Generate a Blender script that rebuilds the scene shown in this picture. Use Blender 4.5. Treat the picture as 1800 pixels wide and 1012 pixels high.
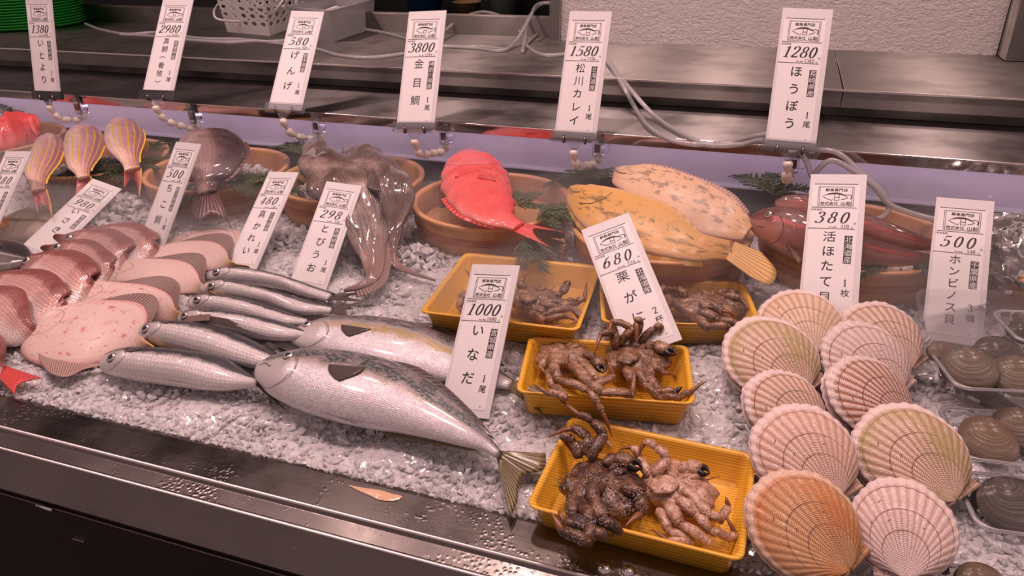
import bpy, bmesh, math, random
import numpy as np
from mathutils import Vector, Matrix

for o in list(bpy.data.objects):
    bpy.data.objects.remove(o, do_unlink=True)
SC = bpy.context.scene
COL = SC.collection
rnd = random.Random(7)
nrs = np.random.RandomState(11)

# ------------------------------------------------------------------ camera
CAM = np.array([0.0, 0.0, 0.62])
ROT = np.array([[0.9455, 0.3250, -0.0186], [-0.1331, 0.4392, 0.8885], [0.2969, -0.8376, 0.4586]])
_u, _s, _v = np.linalg.svd(ROT)
ROT = _u @ _v                                       # world -> camera
cam_d = bpy.data.cameras.new('camera')
cam = bpy.data.objects.new('camera', cam_d)
COL.objects.link(cam)
cam_d.sensor_width = 36.0
cam_d.lens = 26.0
cam_d.clip_start = 0.02
mw = Matrix(ROT.T.tolist()).to_4x4()
mw.translation = Vector(CAM)
cam.matrix_world = mw
SC.camera = cam

# ------------------------------------------------------------------ world, lamps, exposure
wd = bpy.data.worlds.new('world')
SC.world = wd
wd.use_nodes = True
wd.node_tree.nodes['Background'].inputs[0].default_value = (1.0, 0.67, 0.65, 1)
wd.node_tree.nodes['Background'].inputs[1].default_value = 0.22
SC.view_settings.view_transform = 'Standard'
SC.view_settings.look = 'None'
SC.view_settings.gamma = 1.0
SC.view_settings.use_curve_mapping = False
SC.view_settings.exposure = 0.6


def area(name, loc, target, size, power, color, size_y=None, spread=180):
    l = bpy.data.lights.new(name, 'AREA')
    l.energy = power
    l.color = color
    l.size = size
    if size_y:
        l.shape = 'RECTANGLE'
        l.size_y = size_y
    l.spread = math.radians(spread)
    o = bpy.data.objects.new(name, l)
    COL.objects.link(o)
    o.location = loc
    d = Vector(target) - Vector(loc)
    o.rotation_euler = d.to_track_quat('-Z', 'Y').to_euler()
    return o


PINK = (1.0, 0.66, 0.64)
for i, (lx, ly, pw) in enumerate([(0.62, 1.0, 3.6), (-0.25, 0.95, 4.0), (-0.72, 1.0, 4.0), (-1.45, 0.95, 4.4), (-2.1, 1.0, 3.6)]):
    area('ceiling_spot_light', (lx, ly, 1.95), (lx - 0.02, ly + 0.02, 0), 0.13, pw, PINK, spread=150)
for i, (lx, ly, pw) in enumerate([(0.60, 1.72, 2.7), (-0.20, 1.72, 2.7), (-0.70, 1.72, 2.2), (-1.45, 1.85, 1.5)]):  # leftmost one is an added fill, brightening the basket and box
    area('wall_spot_and_fill_light', (lx, ly, 2.0), (lx, 0.9, 0), 0.13, pw, (1.0, 0.70, 0.62), spread=150)
# light strip of the case, under the shelf at the back
area('case_led_light', (-0.75, 1.415, 0.193), (-0.75, 1.475, 0.13), 3.4, 0.40, (0.95, 0.66, 1.0), size_y=0.012)

# ------------------------------------------------------------------ pixel <-> place helpers (photograph 1800 x 1012)
FX, CX, CY = 1300.0, 900.0, 506.0


def ray(px, py):
    return ROT.T @ np.array([(px - CX) / FX, -(py - CY) / FX, -1.0])


def atZ(px, py, z):
    d = ray(px, py)
    return CAM + d * ((z - CAM[2]) / d[2])


def atY(px, py, y):
    d = ray(px, py)
    return CAM + d * ((y - CAM[1]) / d[1])


def ice_z(x, y):
    return 0.16 * min(max(y - 0.62, 0.0), 0.40)


def onIce(px, py, h=0.0):
    p = atZ(px, py, h)
    for _ in range(12):
        p = atZ(px, py, ice_z(p[0], p[1]) + h)
    return p


# ------------------------------------------------------------------ object helpers
WL = {}


def tag(o, label=None, cat=None, group=None, kind=None):
    if label:
        o['label'] = label
    if cat:
        o['category'] = cat
    if group:
        o['group'] = group
    if kind:
        o['kind'] = kind
    return o


def empty(name, loc, label, cat, group=None, kind=None):
    o = bpy.data.objects.new(name, None)
    COL.objects.link(o)
    o.empty_display_size = 0.02
    o.location = [float(c) for c in loc]
    WL[o] = np.array(loc, float)
    return tag(o, label, cat, group, kind)


def mesh(name, V, F, mats, parent=None, smooth=True, uv=None, mi=None, org=None, solid=None, bevel=None, sub=None):
    """one mesh object from world coordinates; uv is per vertex"""
    V = np.asarray(V, float)
    if parent is not None:
        o0 = WL[parent]
    elif org is not None:
        o0 = np.array(org, float)
    else:
        o0 = np.array([(V[:, 0].min() + V[:, 0].max()) / 2, (V[:, 1].min() + V[:, 1].max()) / 2, V[:, 2].min()])
    me = bpy.data.meshes.new(name)
    me.from_pydata((V - o0).tolist(), [], [list(map(int, f)) for f in F])
    if uv is not None:
        lay = me.uv_layers.new(name='UVMap')
        idx = np.zeros(len(me.loops), int)
        me.loops.foreach_get('vertex_index', idx)
        lay.data.foreach_set('uv', np.asarray(uv, float)[idx].ravel())
    if not isinstance(mats, (list, tuple)):
        mats = [mats]
    for m in mats:
        me.materials.append(m)
    if mi is not None:
        me.polygons.foreach_set('material_index', np.asarray(mi, int))
    me.polygons.foreach_set('use_smooth', [bool(smooth)] * len(me.polygons))
    me.validate()
    me.update()
    o = bpy.data.objects.new(name, me)
    COL.objects.link(o)
    if parent is not None:
        o.parent = parent
        WL[o] = WL[parent]
    else:
        o.location = o0.tolist()
        WL[o] = o0
    if solid:
        md = o.modifiers.new('solid', 'SOLIDIFY')
        md.thickness = solid
        md.offset = 0
    if bevel:
        md = o.modifiers.new('bevel', 'BEVEL')
        md.width = bevel
        md.segments = 3
        md.limit_method = 'ANGLE'
        md.angle_limit = math.radians(40)
    if sub:
        md = o.modifiers.new('sub', 'SUBSURF')
        md.levels = md.render_levels = sub
    return o


def gridF(n, m, closed=False):
    """faces of n rows x m columns of vertices"""
    F = []
    mm = m if closed else m - 1
    for i in range(n - 1):
        for j in range(mm):
            a = i * m + j
            b = i * m + (j + 1) % m
            F.append((a, b, b + m, a + m))
    return F


class MB:
    """collects simple pieces into one mesh"""

    def __init__(s):
        s.V, s.F, s.M, s.UV = [], [], [], []

    def add(s, V, F, m=0, uv=None):
        k = len(s.V)
        s.V += [tuple(map(float, v)) for v in V]
        s.F += [tuple(int(i) + k for i in f) for f in F]
        s.M += [m] * len(F)
        s.UV += [tuple(u) for u in uv] if uv is not None else [(0.0, 0.0)] * len(V)
        return s

    def box(s, lo, hi, m=0):
        (a, b, c), (d, e, f) = lo, hi
        V = [(a, b, c), (d, b, c), (d, e, c), (a, e, c), (a, b, f), (d, b, f), (d, e, f), (a, e, f)]
        return s.add(V, [(0, 3, 2, 1), (4, 5, 6, 7), (0, 1, 5, 4), (1, 2, 6, 5), (2, 3, 7, 6), (3, 0, 4, 7)], m)

    def tube(s, P, R, n=10, m=0, caps=True, flat=1.0):
        V, F = tube_geo(P, R, n, caps, flat)
        return s.add(V, F, m)

    def build(s, name, mats, parent=None, smooth=True, xf=None, **k):
        V = np.array(s.V, float)
        if xf is not None:
            V = xf(V)
        return mesh(name, V, s.F, mats, parent, smooth, uv=s.UV, mi=s.M, **k)


def catmull(P, n):
    P = np.asarray(P, float)
    if len(P) == 2:
        t = np.linspace(0, 1, n)[:, None]
        return P[0] * (1 - t) + P[1] * t
    d = np.linalg.norm(np.diff(P, axis=0), axis=1) ** 0.5 + 1e-9
    T = np.r_[0, np.cumsum(d)]
    ext = np.vstack([2 * P[0] - P[1], P, 2 * P[-1] - P[-2]])
    Te = np.r_[-d[0], T, T[-1] + d[-1]]
    out = []
    for t in np.linspace(0, T[-1], n):
        i = int(np.clip(np.searchsorted(T, t, side='right') - 1, 0, len(P) - 2))
        p0, p1, p2, p3 = ext[i:i + 4]
        t0, t1, t2, t3 = Te[i:i + 4]
        A1 = (t1 - t) / (t1 - t0) * p0 + (t - t0) / (t1 - t0) * p1
        A2 = (t2 - t) / (t2 - t1) * p1 + (t - t1) / (t2 - t1) * p2
        A3 = (t3 - t) / (t3 - t2) * p2 + (t - t2) / (t3 - t2) * p3
        B1 = (t2 - t) / (t2 - t0) * A1 + (t - t0) / (t2 - t0) * A2
        B2 = (t3 - t) / (t3 - t1) * A2 + (t - t1) / (t3 - t1) * A3
        out.append((t2 - t) / (t2 - t1) * B1 + (t - t1) / (t2 - t1) * B2)
    return np.array(out)


def norm(v):
    return v / (np.linalg.norm(v) + 1e-12)


def tube_geo(P, R, n=10, caps=True, flat=1.0, bump=None):
    P = np.asarray(P, float)
    R = np.broadcast_to(np.asarray(R, float), (len(P),))
    T = np.gradient(P, axis=0)
    up = np.array([0, 0, 1.0])
    if abs(norm(T[0])[2]) > 0.9:
        up = np.array([0, 1.0, 0])
    V = []
    prev = None
    for i in range(len(P)):
        t = norm(T[i])
        a = prev - t * (prev @ t) if prev is not None else np.cross(t, up)
        a = norm(a)
        b = np.cross(t, a)
        prev = a
        for j in range(n):
            th = 2 * math.pi * j / n
            r = R[i] * (1 if bump is None else bump(i, j))
            V.append(P[i] + a * math.cos(th) * r + b * math.sin(th) * r * flat)
    F = gridF(len(P), n, True)
    if caps:
        F.append(tuple(range(n))[::-1])
        F.append(tuple(range((len(P) - 1) * n, len(P) * n)))
    return np.array(V), F


def lathe_geo(prof, n=48, c=(0, 0, 0)):
    V = []
    for r, z in prof:
        for j in range(n):
            a = 2 * math.pi * j / n
            V.append((c[0] + r * math.cos(a), c[1] + r * math.sin(a), c[2] + z))
    F = gridF(len(prof), n, True)
    uv = [(j / n, i / (len(prof) - 1)) for i in range(len(prof)) for j in range(n)]
    return V, F, uv


# ------------------------------------------------------------------ material helpers
class S:
    def __init__(s, name):
        s.m = bpy.data.materials.new(name)
        s.m.use_nodes = True
        s.t = s.m.node_tree
        s.t.nodes.clear()
        s.out = s.t.nodes.new('ShaderNodeOutputMaterial')

    def n(s, typ, inp=None, **props):
        nd = s.t.nodes.new('ShaderNode' + typ)
        for k, v in props.items():
            setattr(nd, k, v)
        for k, v in (inp or {}).items():
            s.set(nd.inputs[k], v)
        return nd

    def set(s, sock, v):
        if isinstance(v, bpy.types.NodeSocket):
            s.t.links.new(v, sock)
        elif isinstance(v, (tuple, list)) and sock.type == 'RGBA' and len(v) == 3:
            sock.default_value = (*v, 1)
        else:
            sock.default_value = v

    def uv(s):
        return s.n('TexCoord').outputs['UV']

    def obj(s):
        return s.n('TexCoord').outputs['Object']

    def pos(s):
        return s.n('NewGeometry').outputs['Position']

    def sep(s, v):
        return s.n('SeparateXYZ', {0: v}).outputs

    def map(s, v, scale=(1, 1, 1), rot=(0, 0, 0), loc=(0, 0, 0)):
        return s.n('Mapping', {'Vector': v, 'Scale': scale, 'Rotation': rot, 'Location': loc}).outputs[0]

    def noise(s, v, scale=5., detail=3., rough=.5, dist=0.):
        return s.n('TexNoise', {'Vector': v, 'Scale': scale, 'Detail': detail, 'Roughness': rough, 'Distortion': dist}).outputs[0]

    def vor(s, v, scale=5., feature='F1', out=0, rand=1.):
        return s.n('TexVoronoi', {'Vector': v, 'Scale': scale, 'Randomness': rand}, feature=feature).outputs[out]

    def wave(s, v, scale=5., dist=0., detail=2., dscale=1., direction='X', prof='SIN'):
        return s.n('TexWave', {'Vector': v, 'Scale': scale, 'Distortion': dist, 'Detail': detail, 'Detail Scale': dscale},
                   bands_direction=direction, wave_profile=prof).outputs['Fac']

    def ramp(s, f, stops, interp='LINEAR'):
        nd = s.n('ValToRGB', {0: f})
        cr = nd.color_ramp
        cr.interpolation = interp
        while len(cr.elements) < len(stops):
            cr.elements.new(0.5)
        for e, (p, c) in zip(cr.elements, stops):
            e.position = p
            e.color = (*c, 1) if isinstance(c, (tuple, list)) else (c, c, c, 1)
        return nd.outputs[0]

    def mix(s, f, a, b, mode='MIX'):
        nd = s.n('Mix', data_type='RGBA', blend_type=mode)
        s.set(nd.inputs[0], f)
        s.set(nd.inputs[6], a)
        s.set(nd.inputs[7], b)
        return nd.outputs[2]

    def math(s, op, a, b=0.0, c=0.0):
        nd = s.n('Math', {0: a, 1: b, 2: c}, operation=op)
        return nd.outputs[0]

    def rng(s, v, a, b, c=0., d=1., smooth=True):
        return s.n('MapRange', {'Value': v, 'From Min': a, 'From Max': b, 'To Min': c, 'To Max': d},
                   interpolation_type='SMOOTHSTEP' if smooth else 'LINEAR').outputs[0]

    def bump(s, h, strength=.3, dist=.002, normal=None):
        i = {'Height': h, 'Strength': strength, 'Distance': dist}
        if normal is not None:
            i['Normal'] = normal
        return s.n('Bump', i).outputs[0]

    def bsdf(s, color, rough=.5, metal=0., normal=None, **kw):
        names = dict(trans='Transmission Weight', ior='IOR', coat='Coat Weight', coatr='Coat Roughness', alpha='Alpha', spec='Specular IOR Level',
                     sss='Subsurface Weight', sssr='Subsurface Radius', ssss='Subsurface Scale', aniso='Anisotropic', anr='Anisotropic Rotation', tangent='Tangent',
                     em='Emission Color', ems='Emission Strength', sheen='Sheen Weight')
        i = {'Base Color': color, 'Roughness': rough, 'Metallic': metal}
        for k, v in kw.items():
            i[names[k]] = v
        if normal is not None:
            i['Normal'] = normal
        return s.n('BsdfPrincipled', i).outputs[0]

    def done(s, shader, disp=None):
        s.t.links.new(shader, s.out.inputs[0])
        return s.m


def plain(name, color, rough=.5, metal=0., **kw):
    s = S(name)
    return s.done(s.bsdf(color, rough, metal, **kw))

# ------------------------------------------------------------------ shared materials
ANR = 0.0


def m_steel(name, rough=.28, color=(.55, .52, .50), aniso=.75, line=.25, wet=0.0):
    s = S(name)
    p = s.pos()
    fine = s.noise(s.map(p, (3, 500, 500)), 1.0, 2)
    blot = s.noise(p, 9., 5, .6)
    r = s.math('ADD', s.rng(blot, .3, .75, rough * .75, rough * 1.35), s.math('MULTIPLY', fine, .06))
    col = s.mix(s.rng(blot, .35, .7), color, tuple(c * .82 for c in color))
    tan = s.n('Tangent', direction_type='RADIAL', axis='X').outputs[0]
    nb = s.bump(fine, line * .2, .0003)
    if wet:
        d = s.vor(p, 170., rand=1.)
        patch = s.rng(s.noise(p, 7., 4, .6), .50, .60)
        h = s.math('MULTIPLY', s.rng(d, .0, .55, 1., 0.), patch)
        nb = s.bump(h, wet, .0025, nb)
    return s.done(s.bsdf(col, r, 1.0, nb, aniso=aniso, anr=ANR, tangent=tan))


M_steel = m_steel('brushed_steel', .36, (.30, .285, .27), 1.0, .10)
M_steel_pol = m_steel('polished_steel', .33, (.31, .295, .29), 1.0, .1)
M_steel_wet = m_steel('wet_steel', .24, (.22, .195, .19), .3, .2, .22)
M_dark = plain('black_cabinet', (.016, .009, .010), .35, .3)
M_trimsteel = plain('bright_trim', (.75, .72, .70), .18, 1.0)
M_mirror = plain('mirror_steel', (.50, .46, .44), .09, 1.0)


def m_wall():
    s = S('textured_wallpaper')
    p = s.pos()
    n1 = s.noise(s.map(p, (1, 1, 2.2)), 60., 4, .6, .8)
    n2 = s.noise(p, 160., 2)
    h = s.math('ADD', n1, s.math('MULTIPLY', n2, .35))
    return s.done(s.bsdf((.64, .61, .60), .75, 0, s.bump(h, .9, .006)))


M_wall = m_wall()


def m_back():
    s = S('white_back_panel')
    p = s.pos()
    n = s.noise(s.map(p, (1, 1, 1.5)), 5., 4, .6)
    sp = s.rng(s.vor(s.map(p, (1, 1, 1.3)), 24.), .07, .12, 1., 0.)
    sp = s.math('MULTIPLY', sp, s.rng(s.sep(p)[0], .1, .3))
    col = s.mix(s.rng(n, .3, .7), (.62, .60, .62), (.74, .72, .74))
    return s.done(s.bsdf(s.mix(sp, col, (.95, .95, .95)), .32))


M_backpanel = m_back()
M_blackish = plain('dark_gap', (.03, .026, .026), .6)
M_greywall = plain('dull_green_paint', (.16, .19, .165), .7)
M_ink = plain('black_print', (.012, .010, .011), .6)
M_paper = plain('white_paper', (.80, .78, .78), .55)
M_white_ink = plain('white_print', (.84, .82, .82), .55)


def m_board():
    s = S('foam_board')
    p = s.obj()
    return s.done(s.bsdf((.68, .66, .67), .5, 0, s.bump(s.noise(p, 900., 2), .35, .0006)))


M_board = m_board()


def clear(name, tint=(.93, .93, .95), haze=.10, rough=.06, fres=1.0, bump_scale=None):
    """thin clear plastic: lets light straight through, reflects by angle, with a little cloudiness"""
    s = S(name)
    nb = None
    if bump_scale:
        nb = s.bump(s.noise(s.obj(), bump_scale, 2), .25, .002)
    tr = s.n('BsdfTransparent', {0: tint}).outputs[0]
    i = {'Color': (1, 1, 1, 1), 'Roughness': rough}
    df = s.n('BsdfDiffuse', {'Color': (.85, .85, .87, 1)}).outputs[0]
    tl = s.n('BsdfTranslucent', {'Color': (.85, .85, .87, 1)}).outputs[0]
    gl = s.n('BsdfGlossy', i)
    fr = s.n('LayerWeight', {'Blend': .32})
    if nb is not None:
        s.set(gl.inputs['Normal'], nb)
        s.set(fr.inputs['Normal'], nb)
    cloud = s.n('MixShader', {0: .4, 1: df, 2: tl}).outputs[0]
    a = s.n('MixShader', {0: haze, 1: tr, 2: cloud}).outputs[0]
    f = s.math('MULTIPLY', fr.outputs['Fresnel'], fres)
    return s.done(s.n('MixShader', {0: f, 1: a, 2: gl.outputs[0]}).outputs[0])


M_clear = clear('clear_plastic', haze=.10, bump_scale=60.)
M_clear_rim = clear('clear_plastic_rim', haze=.30, rough=.15, bump_scale=300.)
M_wrap = clear('crinkled_film', haze=.16, rough=.10, bump_scale=70.)
M_hose = clear('clear_hose', (.95, .93, .93), haze=.52, rough=.12)
M_clip = clear('clear_acrylic', (.90, .90, .92), haze=.05, rough=.05)
M_bead = plain('milky_plastic', (.84, .76, .68), .3)


def m_ice():
    s = S('crushed_ice')
    p = s.pos()
    n = s.noise(p, 55., 3, .6)
    col = s.mix(s.rng(n, .3, .7), (.80, .79, .81), (.92, .91, .93))
    nb = s.bump(s.noise(p, 300., 3, .6), .5, .004)
    return s.done(s.bsdf(col, s.rng(n, .3, .7, .08, .26), 0, nb, trans=.25, ior=1.25, spec=.5, coat=.9, coatr=.05, sss=.6, sssr=(.010, .009, .009), ssss=1.))


M_ice = m_ice()


def m_icebase():
    s = S('packed_ice')
    p = s.pos()
    n = s.noise(p, 60., 4, .65)
    col = s.mix(s.rng(n, .25, .7), (.66, .64, .66), (.84, .82, .85))
    nb = s.bump(s.math('ADD', s.vor(p, 110.), s.noise(p, 260., 3)), .9, .007)
    return s.done(s.bsdf(col, .22, 0, nb, spec=.6, coat=.5, coatr=.08, sss=.5, sssr=(.008, .007, .007), ssss=1.))


M_icebase = m_icebase()


def m_bowlwood():
    s = S('pale_cypress_wood')
    u = s.uv()
    us = s.sep(u)
    fine = s.noise(s.map(u, (160, 6, 1)), 1., 4, .6)
    stave = s.noise(s.map(u, (24, .01, 1)), 1., 0)
    col = s.ramp(s.math('ADD', s.math('MULTIPLY', fine, .5), s.math('MULTIPLY', stave, .5)),
                 [(.3, (.36, .16, .062)), (.5, (.52, .26, .115)), (.72, (.62, .34, .165))])
    return s.done(s.bsdf(col, .42, 0, s.bump(fine, .12, .001), spec=.4))


M_bowl = m_bowlwood()
M_hoop = plain('copper_hoop', (.42, .16, .10), .35, .25)


def m_rimwood():
    s = S('smooth_rim_wood')
    u = s.uv()
    f = s.noise(s.map(u, (40, 3, 1)), 1., 3)
    return s.done(s.bsdf(s.mix(f, (.66, .36, .17), (.54, .27, .12)), .32, 0, spec=.5))


M_rim = m_rimwood()


def m_floorwood():
    s = S('wet_bowl_floor')
    p = s.obj()
    w = s.noise(s.map(p, (8, 120, 1)), 1., 3, .6)
    return s.done(s.bsdf(s.ramp(w, [(.3, (.50, .26, .12)), (.7, (.64, .38, .20))]), .22, 0, spec=.5))


M_bowlfloor = m_floorwood()


def m_tray():
    s = S('woodgrain_foam_tray')
    p = s.obj()
    sp = s.sep(p)
    v = s.n('CombineXYZ', {0: s.math('MULTIPLY', sp[0], .06), 1: s.math('ADD', s.math('MULTIPLY', sp[1], 1.), s.math('MULTIPLY', sp[2], 1.0)), 2: 0.}).outputs[0]
    w = s.wave(v, 70., 3.5, 2, 1.2, 'Y')
    n = s.noise(s.map(v, (4, 260, 1)), 1., 3)
    f = s.math('ADD', s.math('MULTIPLY', w, .65), s.math('MULTIPLY', n, .35))
    col = s.ramp(f, [(.15, (.64, .30, .018)), (.45, (.78, .41, .032)), (.85, (.88, .52, .070))])
    return s.done(s.bsdf(col, .30, 0, s.bump(s.noise(p, 500., 2), .12, .001), spec=.5))


M_tray = m_tray()


def m_sprig():
    s = S('cypress_green')
    p = s.obj()
    n = s.noise(p, 80., 3)
    return s.done(s.bsdf(s.mix(n, (.035, .062, .028), (.095, .130, .055)), .45, 0, spec=.5))


M_sprig = m_sprig()


# ---- fish skins.  uv.x = nose to tail, uv.y = back (0) to belly (1)
def fishskin(name, back, side, belly, b0=.28, b1=.42, c0=.55, c1=.75, metal=.25, rough=.26, su=110, sv=34, scale_str=.5, mottle=.25,
             stripes=None, line=None, headcol=None, gill=.22, spots=None, coat=.5, edge=.03, vn=.0):
    s = S(name)
    u = s.uv()
    x = s.sep(u)
    nz = s.noise(s.map(u, (14, 8, 1)), 1., 4, .6)
    v = s.math('ADD', x[1], s.math('MULTIPLY', s.math('SUBTRACT', nz, .5), .14 + vn))
    col = s.mix(s.rng(v, b0, b1), back, side)
    col = s.mix(s.rng(v, c0, c1), col, belly)
    if stripes:                      # thin lengthwise lines of colour: (colour, count, width, v from, v to)
        for (sc, cnt, wid, va, vb) in stripes:
            ph = s.math('FRACT', s.math('MULTIPLY', s.math('SUBTRACT', x[1], va), cnt))
            d = s.math('ABSOLUTE', s.math('SUBTRACT', ph, .5))
            f = s.rng(d, wid * .6, wid * 1.4, 1., 0.)
            f = s.math('MULTIPLY', f, s.math('MULTIPLY', s.rng(x[1], va - .01, va + .01), s.rng(x[1], vb - .01, vb + .01, 1., 0.)))
            f = s.math('MULTIPLY', f, s.rng(x[0], gill - .04, gill + .06))
            col = s.mix(f, col, sc)
    if line:                         # lateral line / lengthwise band: (colour, v, half width, strength)
        for (lc, lv, lw, ls) in line:
            d = s.math('ABSOLUTE', s.math('SUBTRACT', v, lv))
            f = s.math('MULTIPLY', s.rng(d, lw * .4, lw, ls, 0.), s.rng(x[0], .03, .10))
            col = s.mix(f, col, lc)
    if spots:                        # (colour, frequency, threshold, strength)
        for (pc, fq, th, ps) in spots:
            f = s.rng(s.noise(s.map(u, (fq, fq * .5, 1)), 1., 4, .65), th, th + .08, 0., ps)
            col = s.mix(f, col, pc)
    # scales in rows
    sx = s.math('MULTIPLY', x[0], su)
    sy = s.math('MULTIPLY', x[1], sv)
    off = s.math('MULTIPLY', s.math('FLOOR', s.math('MULTIPLY', sy, 1.)), .5)
    fx = s.math('FRACT', s.math('ADD', sx, off))
    fy = s.math('ABSOLUTE', s.math('SUBTRACT', s.math('FRACT', sy), .5))
    sc = s.math('ADD', fx, s.math('MULTIPLY', s.math('MULTIPLY', fy, fy), 1.6))
    body = s.math('MULTIPLY', s.rng(x[0], gill, gill + .05), s.rng(x[0], .93, .98, 1., 0.))
    tone = s.math('MULTIPLY', s.math('MULTIPLY', s.rng(sc, .55, 1.1), body), scale_str * .55)
    col = s.mix(tone, col, s.mix(.5, col, (.02, .015, .02)))
    col = s.mix(s.math('MULTIPLY', s.rng(nz, .45, .75), mottle), col, s.mix(.6, col, (.05, .035, .035)))
    if headcol:
        col = s.mix(s.math('MULTIPLY', s.rng(x[0], gill - .03, gill + .01, .75, 0.), s.rng(v, b0 + .02, b1 + .04)), col, headcol)
    # gill cover edge: a thin dark crease
    gd = s.math('ABSOLUTE', s.math('SUBTRACT', x[0], s.math('SUBTRACT', gill, s.math('MULTIPLY', s.math('POWER', s.math('ABSOLUTE', s.math('SUBTRACT', x[1], .5)), 2.), .9))))
    ge = s.math('MULTIPLY', s.rng(gd, .002, .009, 1., 0.), s.math('MULTIPLY', s.rng(x[1], .18, .26), s.rng(x[1], .86, .96, 1., 0.)))
    col = s.mix(s.math('MULTIPLY', ge, .38), col, (.10, .06, .06))
    h = s.math('SUBTRACT', s.math('MULTIPLY', s.math('MULTIPLY', sc, body), -.35 * scale_str), s.math('MULTIPLY', ge, .9))
    h = s.math('ADD', h, s.math('MULTIPLY', s.noise(s.map(u, (170, 70, 1)), 1., 3, .6), .5))
    nb = s.bump(h, .55, .0022)
    rg = s.rng(nz, .3, .75, rough * .75, rough * 1.4)
    return s.done(s.bsdf(col, rg, metal, nb, coat=coat, coatr=.08, spec=.55))


M_inada = fishskin('amberjack_skin', (.055, .075, .065), (.62, .60, .63), (.80, .78, .78), .30, .43, .60, .85, .30, .33, 150, 50, .55, .25, spots=[((.40, .37, .42), 70, .47, .45), ((.70, .52, .60), 9, .50, .30)],  # grey and lilac spots paint the flank's glitter into the colour
                   line=[((.34, .24, .045), .36, .055, .30)], headcol=(.60, .56, .54), gill=.20)
M_inada_y = fishskin('amberjack_skin_yellow_band', (.075, .080, .060), (.62, .60, .62), (.80, .78, .78), .20, .32, .60, .85, .30, .33, 150, 50, .55, .25, spots=[((.40, .37, .42), 70, .47, .45), ((.70, .52, .60), 9, .50, .30)],  # flank glitter painted in as grey and lilac spots here too
                     line=[((.42, .29, .05), .33, .07, .85)], headcol=(.60, .56, .54), gill=.20)
M_tobi = fishskin('flying_fish_skin', (.045, .045, .055), (.62, .58, .58), (.74, .70, .69), .30, .42, .66, .80, .30, .30, 46, 11, 1.0, .25, gill=.20)
M_bream = fishskin('pink_bream_skin', (.30, .085, .075), (.62, .34, .30), (.90, .76, .72), .27, .34, .40, .62, .12, .28, 38, 26, 1.3, .35,
                   headcol=(.26, .085, .075), gill=.22, spots=[((.62, .45, .43), 34, .60, .5)])
M_kinme = fishskin('alfonsino_skin', (.80, .075, .075), (.82, .105, .10), (.84, .22, .20), .2, .5, .7, .95, .05, .30, 52, 28, .95, .30, headcol=(.82, .20, .22), gill=.34)
M_itoyori = fishskin('threadfin_skin', (.40, .17, .22), (.62, .34, .38), (.86, .64, .62), .22, .46, .46, .7, .25, .24, 48, 26, .45, .12,
                     stripes=[((.80, .58, .05), 8.5, .10, .13, .80)], headcol=(.80, .50, .54), gill=.26)
M_madai = fishskin('dark_bream_skin', (.060, .030, .036), (.16, .085, .090), (.46, .34, .34), .30, .5, .6, .85, .30, .34, 40, 22, 1.5, .25, gill=.30,
                   line=[((.50, .34, .32), .62, .20, .5)])
M_gurnard = fishskin('gurnard_skin', (.12, .040, .036), (.30, .12, .10), (.50, .33, .27), .30, .45, .55, .8, .12, .22, 110, 40, .3, .4,
                     headcol=(.44, .19, .14), gill=.24, line=[((.46, .06, .045), .30, .05, .6)])
M_isaki = fishskin('grunt_skin', (.13, .11, .065), (.42, .34, .25), (.56, .46, .40), .22, .42, .55, .8, .25, .3, 70, 26, .4, .3, gill=.24,
                   stripes=[((.16, .12, .04), 6, .14, .1, .6)])
M_darkfish = fishskin('dark_grey_skin', (.020, .018, .018), (.070, .060, .058), (.28, .24, .23), .3, .5, .6, .85, .3, .3, 80, 30, .3, .3,
                      stripes=[((.26, .23, .22), 5, .1, .3, .75)])


def flatskin(name, base, edge, tail, spots=(), rough=.38, grain=.5):
    """flounders: uv.x along, uv.y across; chevron muscle lines, tinted edge and tail"""
    s = S(name)
    u = s.uv()
    x = s.sep(u)
    d = s.math('ABSOLUTE', s.math('SUBTRACT', x[1], .5))
    nz = s.noise(s.map(u, (7, 7, 1)), 1., 5, .62)
    col = s.mix(s.rng(s.math('ADD', d, s.math('MULTIPLY', s.math('SUBTRACT', nz, .5), .2)), .28, .46), base, edge)
    col = s.mix(s.rng(x[0], .80, 1.0), col, tail)
    ch = s.wave(s.n('CombineXYZ', {0: s.math('ADD', x[0], s.math('MULTIPLY', d, .38)), 1: 0., 2: 0.}).outputs[0], 22., .5, 1, 2., 'X')
    bd = s.math('MULTIPLY', s.rng(x[0], .26, .34), s.rng(d, .36, .46, 1., 0.))
    col = s.mix(s.math('MULTIPLY', s.math('MULTIPLY', ch, bd), .12 * grain), col, (.25, .10, .10))
    for (pc, fq, th, st, lo, hi) in spots:
        f = s.rng(s.noise(s.map(u, (fq, fq * .8, 1)), 1., 6, .70), th - .05, th + .05, 0., st)
        f = s.math('MULTIPLY', f, s.math('MULTIPLY', s.rng(x[1], lo - .05, lo), s.rng(x[1], hi, hi + .05, 1., 0.)))
        col = s.mix(f, col, pc)
    # gill cover arc and mouth
    gd = s.math('ABSOLUTE', s.math('SUBTRACT', s.n('VectorMath', {0: u, 1: (.02, .42, 0)}, operation='DISTANCE').outputs['Value'], .235))
    ge = s.math('MULTIPLY', s.rng(gd, .003, .011, 1., 0.), s.rng(x[0], .05, .10))
    col = s.mix(s.math('MULTIPLY', ge, .22), col, (.40, .20, .16))
    h = s.math('ADD', s.math('MULTIPLY', s.math('MULTIPLY', ch, bd), .16 * grain), s.math('MULTIPLY', ge, -1.4))
    h = s.math('ADD', h, s.math('MULTIPLY', nz, .6))
    return s.done(s.bsdf(col, rough, 0, s.bump(h, .45, .003), coat=.25, coatr=.22, spec=.4, sss=.08, sssr=(.02, .008, .006), ssss=.3))


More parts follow.
